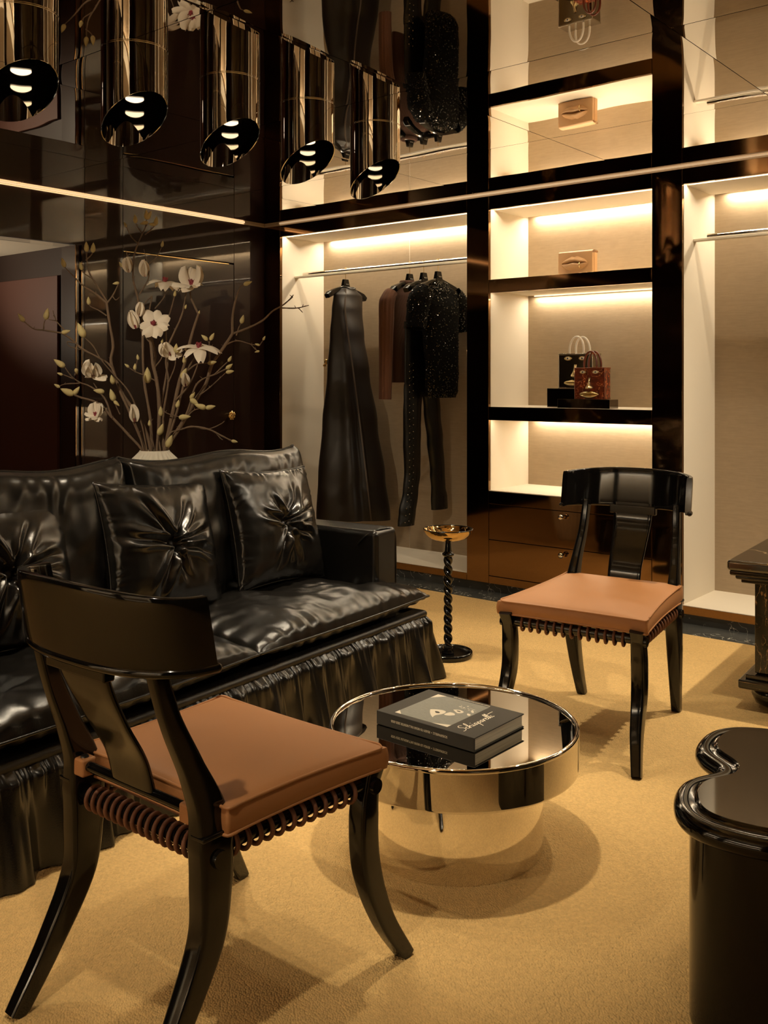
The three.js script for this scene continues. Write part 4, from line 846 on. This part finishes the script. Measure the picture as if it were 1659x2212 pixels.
hanger(1.288, 'black hanger with gold hook carrying the laced leather trousers');
hanger(1.402, 'black hanger with gold hook carrying the glittering short-sleeved top');

// cloth tube through rings [y, x, z, half width along x, half width along z, fold depth]
function cloth(rings, folds, nf = 90, nv = 60, su = 1) {
  const at = v => { const f = v * (rings.length - 1), i = Math.min(rings.length - 2, Math.floor(f)), t = f - i, s = t * t * (3 - 2 * t); return rings[i].map((a, k) => lerp(a, rings[i + 1][k], k === 0 ? t : s)); };
  return grid(nf, nv, (u, v) => { const [y, x, z, hx, hz, fd] = at(v), a = u * Math.PI * 2, f = 1 + fd * folds(a, y); return [x + Math.cos(a) * hx * f, y, z + Math.sin(a) * hz * f]; }, { wrapU: true, su, sv: 1 });
}
{ // long dress
  const o = thing('dress', 'long dark satin dress hanging alone on the left of the rail', 'dress', [0.62, 0.30, RAIL.z]);
  const y0 = 0.30;
  part('skirt', cloth([[1.880 - y0, 0.004, -0.02, 0.030, 0.050, 0], [1.865 - y0, 0.004, -0.02, 0.036, 0.085, 0], [1.82 - y0, 0.006, -0.02, 0.050, 0.140, 0.0], [1.72 - y0, 0.012, -0.012, 0.064, 0.140, 0.06], [1.55 - y0, 0.020, -0.004, 0.085, 0.140, 0.12], [1.30 - y0, 0.036, 0.004, 0.118, 0.150, 0.17], [0.95 - y0, 0.056, 0.014, 0.165, 0.172, 0.21], [0.60 - y0, 0.074, 0.022, 0.205, 0.190, 0.24], [0.34 - y0, 0.088, 0.026, 0.230, 0.200, 0.25], [0.315 - y0, 0.089, 0.026, 0.230, 0.200, 0.25]],
    (a, y) => Math.max(-0.9, 0.55 * Math.cos(3 * a + 0.5) + 0.35 * Math.cos(5 * a + 2.0 + 0.4 * y) - 0.5 * Math.exp(-(((a - 0.55) / 0.22) ** 2))), 160, 90), M.satin, o);
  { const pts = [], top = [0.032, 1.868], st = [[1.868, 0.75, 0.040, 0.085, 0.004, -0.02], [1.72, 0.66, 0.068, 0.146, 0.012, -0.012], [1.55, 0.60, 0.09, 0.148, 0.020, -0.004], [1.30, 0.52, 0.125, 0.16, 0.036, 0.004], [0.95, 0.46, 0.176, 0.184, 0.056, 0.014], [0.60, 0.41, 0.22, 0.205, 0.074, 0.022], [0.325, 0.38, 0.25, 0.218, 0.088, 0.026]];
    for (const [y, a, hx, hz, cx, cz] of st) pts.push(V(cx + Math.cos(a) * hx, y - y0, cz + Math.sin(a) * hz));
    part('painted_highlight', sweepRect(pts, [0.016, 0.012, 0.010, 0.010, 0.010, 0.010], [0.006, 0.005, 0.005, 0.005, 0.005, 0.005], V(0.77, 0, -0.63), 60), M.painted_highlight, o); }  // thin ribbon painted as the bright highlight along the dress fold
  part('neckline', sweep([V(0.032, 1.876 - y0, 0.025), V(0.036, 1.866 - y0, -0.02), V(0.032, 1.876 - y0, -0.065), V(-0.026, 1.886 - y0, -0.065), V(-0.030, 1.88 - y0, -0.02), V(-0.026, 1.886 - y0, 0.025)], 0.004, { closed: true, steps: 60, sides: 7 }), M.satin, o);
  part('brooch', [ball(-0.085, 1.37 - y0, 0.10, 0.016, 1, 1.2, 1, 12), ball(-0.095, 1.345 - y0, 0.11, 0.010, 1, 1, 1, 10)], M.gold, o);
}
{ // brown ribbed sweater
  const o = thing('sweater', 'brown ribbed long-sleeved sweater behind the leather trousers', 'sweater', [1.165, 1.10, RAIL.z]);
  const y0 = 1.10;
  part('body', cloth([[1.872 - y0, 0, 0, 0.040, 0.062, 0], [1.845 - y0, 0, 0, 0.044, 0.075, 0], [1.82 - y0, 0, 0, 0.046, 0.15, 0], [1.785 - y0, 0, 0.0, 0.052, 0.205, 0.01], [1.70 - y0, 0, 0, 0.060, 0.20, 0.02], [1.45 - y0, 0, -0.01, 0.062, 0.185, 0.05], [1.23 - y0, 0, -0.012, 0.058, 0.18, 0.06]], (a, y) => Math.cos(5 * a + y * 2), 100, 50), M.sweater, o);
  for (const s of [-1, 1]) part('sleeve', sweep([V(0, 1.795 - y0, s * 0.175), V(0, 1.755 - y0, s * 0.215), V(0.004, 1.60 - y0, s * 0.232), V(0.004, 1.35 - y0, s * 0.238), V(0.006, 1.17 - y0, s * 0.246), V(0.006, 1.125 - y0, s * 0.248)], [0.045, 0.052, 0.048, 0.043, 0.040, 0.040], { steps: 50, sides: 20, cap: false }), M.sweater, o);
  part('collar', (() => { const g = new THREE.TorusGeometry(0.056, 0.010, 10, 40); g.rotateX(Math.PI / 2); g.scale(0.75, 1.6, 1.12); g.translate(0, 1.872 - y0, 0); return g; })(), M.sweater, o);
}
{ // leather trousers with lacing
  const o = thing('trousers', 'black leather trousers laced down the leg', 'trousers', [1.292, 0.33, RAIL.z]);
  const y0 = 0.33;
  part('waist', cloth([[1.60 - y0, 0, 0.035, 0.034, 0.165, 0.02], [1.545 - y0, 0, 0.035, 0.036, 0.165, 0.02], [1.40 - y0, 0, 0.03, 0.040, 0.170, 0.03], [1.20 - y0, 0, 0.03, 0.040, 0.165, 0.03], [1.14 - y0, 0, 0.03, 0.034, 0.14, 0.02]], (a, y) => Math.cos(4 * a + y * 7), 70, 24), M.trouser, o);
  part('waistband', cloth([[1.612 - y0, 0, 0.035, 0.037, 0.168, 0], [1.568 - y0, 0, 0.035, 0.038, 0.169, 0]], () => 0, 70, 3), M.trouser, o);
  const leg = (s, pts) => part('leg', cloth(pts.map(([y, z, hz, hx]) => [y - y0, 0.002, z, hx, hz, 0.05]), (a, y) => Math.cos(3 * a + y * 9) * 0.6 + 0.8 * n2(a * 1.5, y * 14, 90), 60, 70), M.trouser, o);
  leg(1, [[1.22, 0.115, 0.085, 0.036], [1.05, 0.125, 0.078, 0.040], [0.85, 0.130, 0.074, 0.040], [0.65, 0.128, 0.070, 0.038], [0.55, 0.145, 0.066, 0.036], [0.42, 0.175, 0.072, 0.038], [0.338, 0.188, 0.074, 0.038]]);
  leg(-1, [[1.22, -0.055, 0.080, 0.036], [1.05, -0.085, 0.076, 0.038], [0.85, -0.115, 0.072, 0.038], [0.65, -0.140, 0.068, 0.036], [0.55, -0.150, 0.066, 0.034], [0.48, -0.160, 0.074, 0.036], [0.405, -0.168, 0.078, 0.036]]);
  const lz = y => y > 0.65 ? 0.19 : lerp(0.19, 0.24, (0.65 - y) / 0.3), pts = [];
  for (let i = 0; i <= 46; i++) { const y = 1.36 - i * 0.0215; pts.push(V(0.026 + 0.016 * (i % 2), y - y0, lz(y) + (i % 2 ? -0.012 : 0.004))); }
  part('lace', sweep(pts, 0.0014, { steps: 200, sides: 5 }), M.leather, o);
  const eg = []; for (let i = 0; i < 24; i++) { const y = 1.35 - i * 0.0425; eg.push(ball(0.045, y - y0, lz(y) - 0.018, 0.0034, 1, 1, 1, 8), ball(0.034, y - y0 - 0.008, lz(y) + 0.006, 0.0034, 1, 1, 1, 8)); }
  part('eyelets', eg, M.chrome, o);
}
{ // glittering top
  const o = thing('sequin_top', 'black glittering short-sleeved top at the right end of the garments', 'top', [1.402, 1.13, RAIL.z]);
  const y0 = 1.13;
  const rings = [[1.868 - y0, 0, 0, 0.036, 0.055, 0], [1.845 - y0, 0, 0, 0.046, 0.105, 0], [1.80 - y0, 0.006, 0, 0.058, 0.19, 0.01], [1.70 - y0, 0.012, 0, 0.072, 0.19, 0.03], [1.50 - y0, 0.014, -0.01, 0.075, 0.165, 0.05], [1.30 - y0, 0.016, -0.02, 0.072, 0.160, 0.06], [1.18 - y0, 0.016, -0.02, 0.066, 0.155, 0.06], [1.135 - y0, 0.016, -0.02, 0.05, 0.13, 0.04]];
  const body = cloth(rings, (a, y) => Math.cos(4 * a + y * 5) + 0.5 * n2(a * 3, y * 12, 95), 90, 60);
  part('body', body, M.wool, o);
  const sl = s => sweep([V(0.004, 1.80 - y0, s * 0.15), V(0.008, 1.74 - y0, s * 0.205), V(0.012, 1.64 - y0, s * 0.235), V(0.014, 1.56 - y0, s * 0.248)], [0.060, 0.072, 0.066, 0.060], { steps: 24, sides: 20, cap: false });
  const s1 = sl(1), s2 = sl(-1); part('sleeve', s1, M.wool, o); part('sleeve', s2, M.wool, o);
  const disc = new THREE.CylinderGeometry(0.0034, 0.0034, 0.0006, 6), N = 5200, im = new THREE.InstancedMesh(disc, M.sequin, N), m4 = new THREE.Matrix4(), q = new THREE.Quaternion(), pick = [body, s1, s2].map(g => g.index ? g.toNonIndexed() : g);
  seed = 77;
  for (let i = 0; i < N; i++) {
    const g = i % 4 === 0 ? pick[1 + (i / 4 & 1)] : pick[0], p = g.attributes.position, n = g.attributes.normal, t = Math.floor(rnd() * p.count / 3) * 3; let a = rnd(), b = rnd(); if (a + b > 1) { a = 1 - a; b = 1 - b; }
    const c = 1 - a - b, w = k => V(p.getX(t) * c + p.getX(t + 1) * a + p.getX(t + 2) * b, p.getY(t) * c + p.getY(t + 1) * a + p.getY(t + 2) * b, p.getZ(t) * c + p.getZ(t + 1) * a + p.getZ(t + 2) * b);
    const nn = V(n.getX(t), n.getY(t), n.getZ(t)), dir = nn.clone().add(V(rr(-0.7, 0.7), rr(-0.7, 0.7), rr(-0.7, 0.7))).normalize();
    q.setFromUnitVectors(V(0, 1, 0), dir); m4.compose(w().addScaledVector(nn, 0.002), q, V(1, 1, 1)); im.setMatrixAt(i, m4);
  }
  im.name = 'sequins'; im.userData.kind = 'stuff'; im.castShadow = im.receiveShadow = true; o.add(im);
}

// ================= THINGS ON THE SHELVES =================
const tanBag = phys({ color: lin(0.50, 0.285, 0.125), roughness: 0.42, ior: 1.6 });
const smoke = std({ color: lin(0.20, 0.17, 0.145), metalness: 1, roughness: 0.05 });
const smokeEdge = std({ color: lin(0.55, 0.50, 0.42), metalness: 1, roughness: 0.15 });
const tortoise = phys({ map: tex(512, (u, v) => { const a = fbm(u, v, 6, 4, 120) - 0.5, b = fbm(u, v, 10, 3, 130); const k = vein(a, 0.03) * 0.55; return [0.26 + 0.30 * b + k * 0.75, 0.10 + 0.12 * b + k * 0.62, 0.04 + 0.04 * b + k * 0.42]; }, { srgb: true, rep: [1, 1] }), roughness: 0.25, ior: 1.7 });
const acrylic = phys({ color: lin(0.85, 0.80, 0.72), roughness: 0.12, transmission: 0.45, thickness: 0, ior: 1.45 });
// mouth in relief: height at (a,b), a across -1..1, b up -1..1
const mouth = (a, b) => {
  const w = Math.max(0, 1 - a * a), lineY = 0.05 - 0.10 * a * a + 0.05 * Math.cos(a * 6) * w, up = 0.62 * Math.pow(w, 0.7) * (1 - 0.22 * Math.exp(-((a / 0.16) ** 2))), lo = 0.78 * Math.pow(w, 0.6);
  const t = b > lineY ? (b - lineY) / (up + 1e-3) : (lineY - b) / (lo + 1e-3);
  return t < 1 && w > 0 ? Math.pow(w, 0.35) * Math.pow(Math.max(0, Math.sin(Math.PI * Math.pow(t, 0.72))), 0.8) : 0;
};
function lipsGeo(w, h, d) { return grid(60, 40, (u, v) => { const a = (u * 2 - 1) * 1.0, b = (v * 2 - 1) * 0.98, s = Math.max(0.001, 1 - a * a), hb = b * Math.pow(s, 0.62); return [a * w, hb * h * (b > 0 ? 0.85 * (1 - 0.2 * Math.exp(-((a / 0.16) ** 2))) : 1), 0.25 * d * Math.pow(s, 0.5) + d * Math.pow(s, 0.4) * Math.pow(Math.abs(Math.sin(Math.PI * Math.abs(b) ** 0.75)), 0.8)]; }); }
const noseGeo = (w, h, d) => grid(30, 40, (u, v) => { const a = u * 2 - 1, t = v, hw = w * (0.30 + 0.70 * sstep(0.35, 0.88, t)) * (t > 0.9 ? 1 - 0.5 * (t - 0.9) / 0.1 : 1), ridge = d * (0.25 + 0.75 * sstep(0, 0.85, t)) * (t > 0.9 ? 1 - (t - 0.9) / 0.1 : 1); return [a * hw, h * (0.5 - t), ridge * Math.pow(Math.max(0, Math.cos(a * Math.PI / 2)), 0.7) + 0.002 * (Math.abs(a) > 0.55 && t > 0.7 ? 1 : 0)]; });
function eye(parent, x, y, z, s) {
  const g = grid(40, 8, (u, v) => { const a = u * Math.PI * 2, r = 1 - v * 0.34; return [Math.cos(a) * s * r, Math.sin(a) * s * 0.52 * r * (1 - 0.25 * Math.cos(a) ** 4), 0.006 * Math.sin(Math.PI * v)]; }, { wrapU: true }); g.translate(x, y, z);
  const e = part('eye', g, M.paleGold, parent);
  part('eyeball', ball(x, y, z, s * 0.62, 1, 0.55, 0.5, 18), M.white, e); part('pupil', ball(x, y, z + s * 0.26, s * 0.22, 1, 1, 0.4, 14), M.plinth, e);
}
{ // clutch with a mouth
  const o = thing('clutch_bag', 'tan leather clutch with embossed lips on the top shelf', 'bag', [2.366, 1.8362, -0.185]);
  const w = 0.106, h = 0.146;
  part('body', [rb(-w, w, 0, h - 0.01, -0.052, -0.012, 0.006, 3), rb(-w + 0.003, w - 0.003, 0.002, h - 0.012, -0.014, 0.010, 0.004, 2)], tanBag, o);
  const f = part('flap', [grid(110, 80, (u, v) => { const x = lerp(-w - 0.002, w + 0.002, u), y = lerp(0.004, h - 0.008, v), a = (x + 0.002) / 0.080, b = (y - 0.078) / 0.056, m = Math.abs(a) < 1 ? mouth(a, b) : 0; return [x, y, 0.016 + 0.030 * m + 0.003 * Math.exp(-((a * a + b * b - 1) ** 2))]; }),
    grid(2, 20, (u, v) => { const x = lerp(-w - 0.002, w + 0.002, u), a = v * Math.PI; return [x, h - 0.008 + Math.sin(a) * 0.012, 0.016 - (1 - Math.cos(a)) * 0.036]; })], tanBag, o);
  part('lip_ring', (() => { const g = new THREE.TorusGeometry(0.016, 0.0026, 10, 30); g.rotateY(Math.PI / 2); g.translate(0.042, 0.062, 0.034); return g; })(), M.paleGold, f);
}
function riser(label, [x, y, z], w, h, d) {
  const o = thing('display_riser', label, 'riser', [x, y, z], 0, 'smoked mirror risers');
  part('block', rb(-w, w, 0, h, -d, d, 0.0015, 1), smoke, o);
  part('edge', [bx(-w, w, h, h + 0.001, d - 0.003, d + 0.0005), bx(-w - 0.0005, -w + 0.0025, 0, h, d - 0.001, d + 0.0007), bx(w - 0.0025, w + 0.0005, 0, h, d - 0.001, d + 0.0007)], smokeEdge, o);
}
riser('tall smoked mirror riser under the larger face bag', [2.315, 1.0892, -0.245], 0.125, 0.108, 0.085);
riser('flat smoked mirror riser under the smaller brown face bag', [2.477, 1.0892, -0.105], 0.160, 0.050, 0.052);
function faceBag(label, at, w, h, d, bodyMat, edgeMat, handleMat, hr, hh) {
  const o = thing('face_handbag', label, 'bag', at, 0, 'handbags with golden faces');
  part('body', rb(-w, w, 0, h, -d, d, 0.004, 2), bodyMat, o);
  part('frame', [sweep([V(-w, 0.002, d), V(-w, h, d)], 0.0035, { steps: 4, sides: 6 }), sweep([V(w, 0.002, d), V(w, h, d)], 0.0035, { steps: 4, sides: 6 }), rb(-w - 0.002, w + 0.002, h - 0.004, h + 0.004, -d - 0.002, d + 0.003, 0.002, 1), rb(-w - 0.002, w + 0.002, 0, 0.005, -d, d + 0.003, 0.002, 1)], edgeMat, o);
  for (const z of [d * 0.75, -d * 0.75]) {
    const pts = []; for (let i = 0; i <= 20; i++) { const a = Math.PI * i / 20; pts.push(V(Math.cos(a) * hr * (0.9 + 0.1 * Math.sin(a)), h + 0.01 + Math.sin(a) * hh, z * (1 - 0.15 * Math.sin(a)))); }
    part('handle', sweep(pts, 0.0062, { steps: 60, sides: 12 }), handleMat, o);
  }
  const L = part('lips', lipsGeo(w * 0.66, 0.024, 0.016), M.paleGold, o); L.position.set(-0.002, h * 0.16, d + 0.001);
  const N = part('nose', noseGeo(w * 0.26, h * 0.38, 0.030), M.paleGold, o); N.position.set(0, h * 0.50, d + 0.001);
  for (const s of [-1, 1]) eye(o, s * hr * 0.92, h * 0.875, d + 0.003, w * 0.23);
}
faceBag('large dark mirror handbag with golden eyes, nose and lips on a tall riser', [2.355, 1.1992, -0.245], 0.107, 0.196, 0.052, std({ color: lin(0.34, 0.29, 0.21), metalness: 1, roughness: 0.12 }), smokeEdge, acrylic, 0.050, 0.090);
faceBag('small brown patterned handbag with golden eyes, nose and lips', [2.508, 1.1402, -0.105], 0.090, 0.172, 0.036, tortoise, tortoise, tortoise, 0.042, 0.082);
renderer.render(scene, camera);
